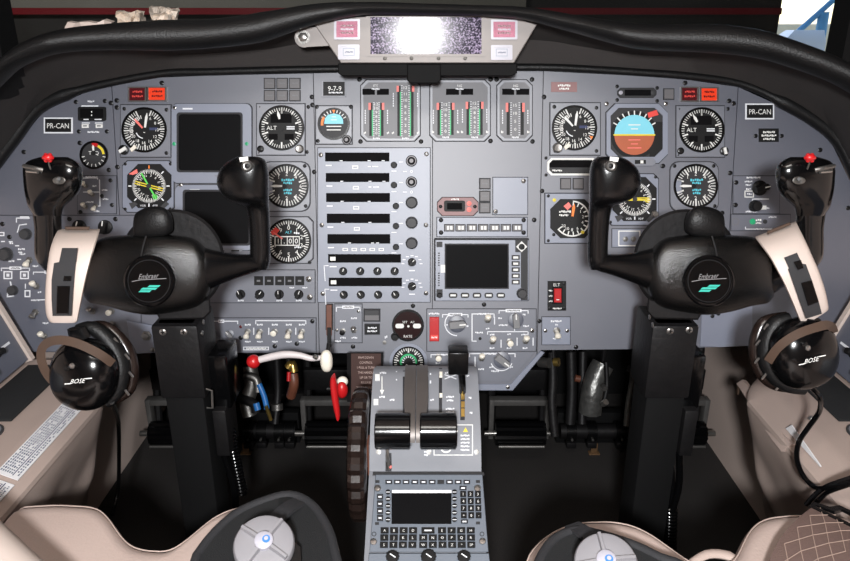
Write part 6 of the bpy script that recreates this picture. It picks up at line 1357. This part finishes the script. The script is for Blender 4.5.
pR, cR = pad([(530, 575), (540, 550), (552, 534), (570, 525), (590, 526), (630, 538), (660, 552), (690, 567), (700, 620), (600, 660), (535, 620)], 'black padded lap flap on the right seat', 11)
# straps that lead from pad to buckle
def strap(name, lab, pts, wd, mt, th=.004, stitch=None, grp=None):
    root = thing(name, Matrix.Translation(pts[0]), lab, 'strap', grp); g = G(WF); p = catmull(pts, 6); secs = []
    for i, q in enumerate(p):
        t = (p[min(i + 1, len(p) - 1)] - p[max(i - 1, 0)]).normalized(); sd = t.cross(Vector((0, 0, 1))).normalized() * wd / 2; up = sd.cross(t).normalized() * th
        secs.append([q - sd, q + sd, q + sd + up, q - sd + up])
    g.loft3(secs, mt); g.build('webbing', root)
    return root, secs
def buckle(px, py, z, lab, r, rot):
    c = Wz(px, py, z); view = (CAM - c).normalized(); nrm = (Vector((0, 0, 1)) * .55 + view * .6).normalized(); M = nrm.to_track_quat('Z', 'Y').to_matrix().to_4x4(); M.translation = c
    root = thing('rotary_buckle', M, lab, 'buckle', 'harness buckles'); rw = Raw(M, 1); g = G(rw)
    g.lathe(0, 0, [(r * .9, -16), (r, -12), (r, -3), (r * .95, 0), (r * .86, 1.2), (r * .5, 2.2), (r * .1, 2.4)], 'bucklegrey', 48); g.build('body', root)
    for k in range(4):
        a = R(rot + 90 * k); g = G(rw); ca, sa = math.cos(a), math.sin(a); q = lambda u, v, z_: Vector((u * ca - v * sa, u * sa + v * ca, z_ * .001))
        g.loft3([[q(u, -h, z0), q(u, h, z0), q(u, h * .5, z1), q(u, -h * .5, z1)] for u, h, z0, z1 in ((r * .22, r * .10, 1, 8), (r * .6, r * .09, 1, 7), (r * .93, r * .09, -1, 5.5))], 'bucklegrey'); g.build('rib', root)
    g = G(rw); g.lathe(0, 0, [(r * .30, 1), (r * .30, 8), (r * .26, 9), (.0005, 9.4)], 'whitelens', 24); g.lathe(r * .08, 0, [(r * .13, 9), (r * .13, 9.8), (.0003, 9.9)], 'logoblue', 16); g.lathe(r * .08, r * .02, [(r * .07, 9.2), (r * .07, 10), (.0003, 10.1)], 'whitelens', 12); g.build('release_button', root)
    g = G(rw); g.prism([(r * .7, -r * .9), (r * 1.12, -r * .75), (r * 1.16, -r * .25), (r * .95, 0), (r * .6, -r * .3)], -14, -9, 'blackplastic', .0); g.build('tongue', root)
    g = G(rw); g.prism([(-r * 1.35, -r * .75), (-r * .5, -r * .35), (-r * .4, -r * .9), (-r * 1.2, -r * 1.2)], -14, -9, 'bucklegrey'); g.build('lap_fitting', root)
    return root
buckle(264, 543, .501, 'round pale buckle with four ribs and blue logo on the left seat', .0325, 45)
buckle(606, 562, .501, 'round pale buckle cut by the picture bottom on the right seat', .0325, 20)
a, b = Wz(300, 503, .474), Wz(273, 524, .482); strap('lap_strap', 'thin black strap with pale edge above the left round buckle', [a, a.lerp(b, .5) + Vector((0, 0, .004)), b], .020, 'bindblack')
a, b = Wz(572, 527, .474), Wz(604, 552, .482); strap('lap_strap', 'thin black strap with pale edge above the right round buckle', [a, a.lerp(b, .5) + Vector((0, 0, .004)), b], .020, 'bindblack')
# brown belt on the right seat
pts = [Wz(842, 524, .468), Wz(826, 538, .472), Wz(809, 560, .470), Wz(796, 594, .464)]
bl, secs = strap('seat_belt', 'brown stitched lap belt with dark buckle tongue on the right seat', pts, .066, 'belt', .006)
g = G(WF)
for i in range(0, len(secs) - 4, 4):
    for j in range(3):
        f0, f1 = .12 + .26 * j, .12 + .26 * (j + 1)
        u = Vector((0, 0, .0012)); A0 = secs[i][3].lerp(secs[i][2], f0) + u; A1 = secs[i][3].lerp(secs[i][2], f1) + u; B0 = secs[i + 4][3].lerp(secs[i + 4][2], f0) + u; B1 = secs[i + 4][3].lerp(secs[i + 4][2], f1) + u
        g.tube3([A0, B1], .0005, 'stitch', 5); g.tube3([A1, B0], .0005, 'stitch', 5)
g.build('stitching', bl)
t = (pts[0] - pts[1]).normalized(); sd = t.cross(Vector((0, 0, 1))).normalized()
g = G(WF); o = pts[0] + Vector((0, 0, .004)); fr_ = lambda u, v, z_=0: o + sd * u + t * v + Vector((0, 0, z_))
def ringprism(A, B, z0, z1):
    n = len(A); rings = [[fr_(u, v, z0) for u, v in A], [fr_(u, v, z1) for u, v in A], [fr_(u, v, z1) for u, v in B], [fr_(u, v, z0) for u, v in B]]
    g.loft3(rings + [rings[0]], 'blackplastic', False)
ringprism([(-.036, -.008), (.036, -.008), (.036, .006), (.020, .012), (.014, .026), (-.014, .026), (-.020, .012), (-.036, .006)], [(-.031, -.003), (.031, -.003), (.031, .002), (.012, .006), (.008, .020), (-.008, .020), (-.012, .006), (-.031, .002)], 0, .004); g.build('tongue', bl)
# loose cream fabric in the notch of the right seat
g = G(WF); a, b = Wz(698, 562, .43), Wz(729, 559, .43); g.tube3([a + Vector((-.02, -.01, 0)), a.lerp(b, .3) + Vector((0, .004, .006)), b + Vector((0, 0, .004)), b + Vector((.006, -.01, 0))], [.004, .006, .007, .005], 'cream', 12, 4, .7); tag(g.build('fabric_fold'), 'small fold of cream cloth in the notch of the right seat', 'cloth')
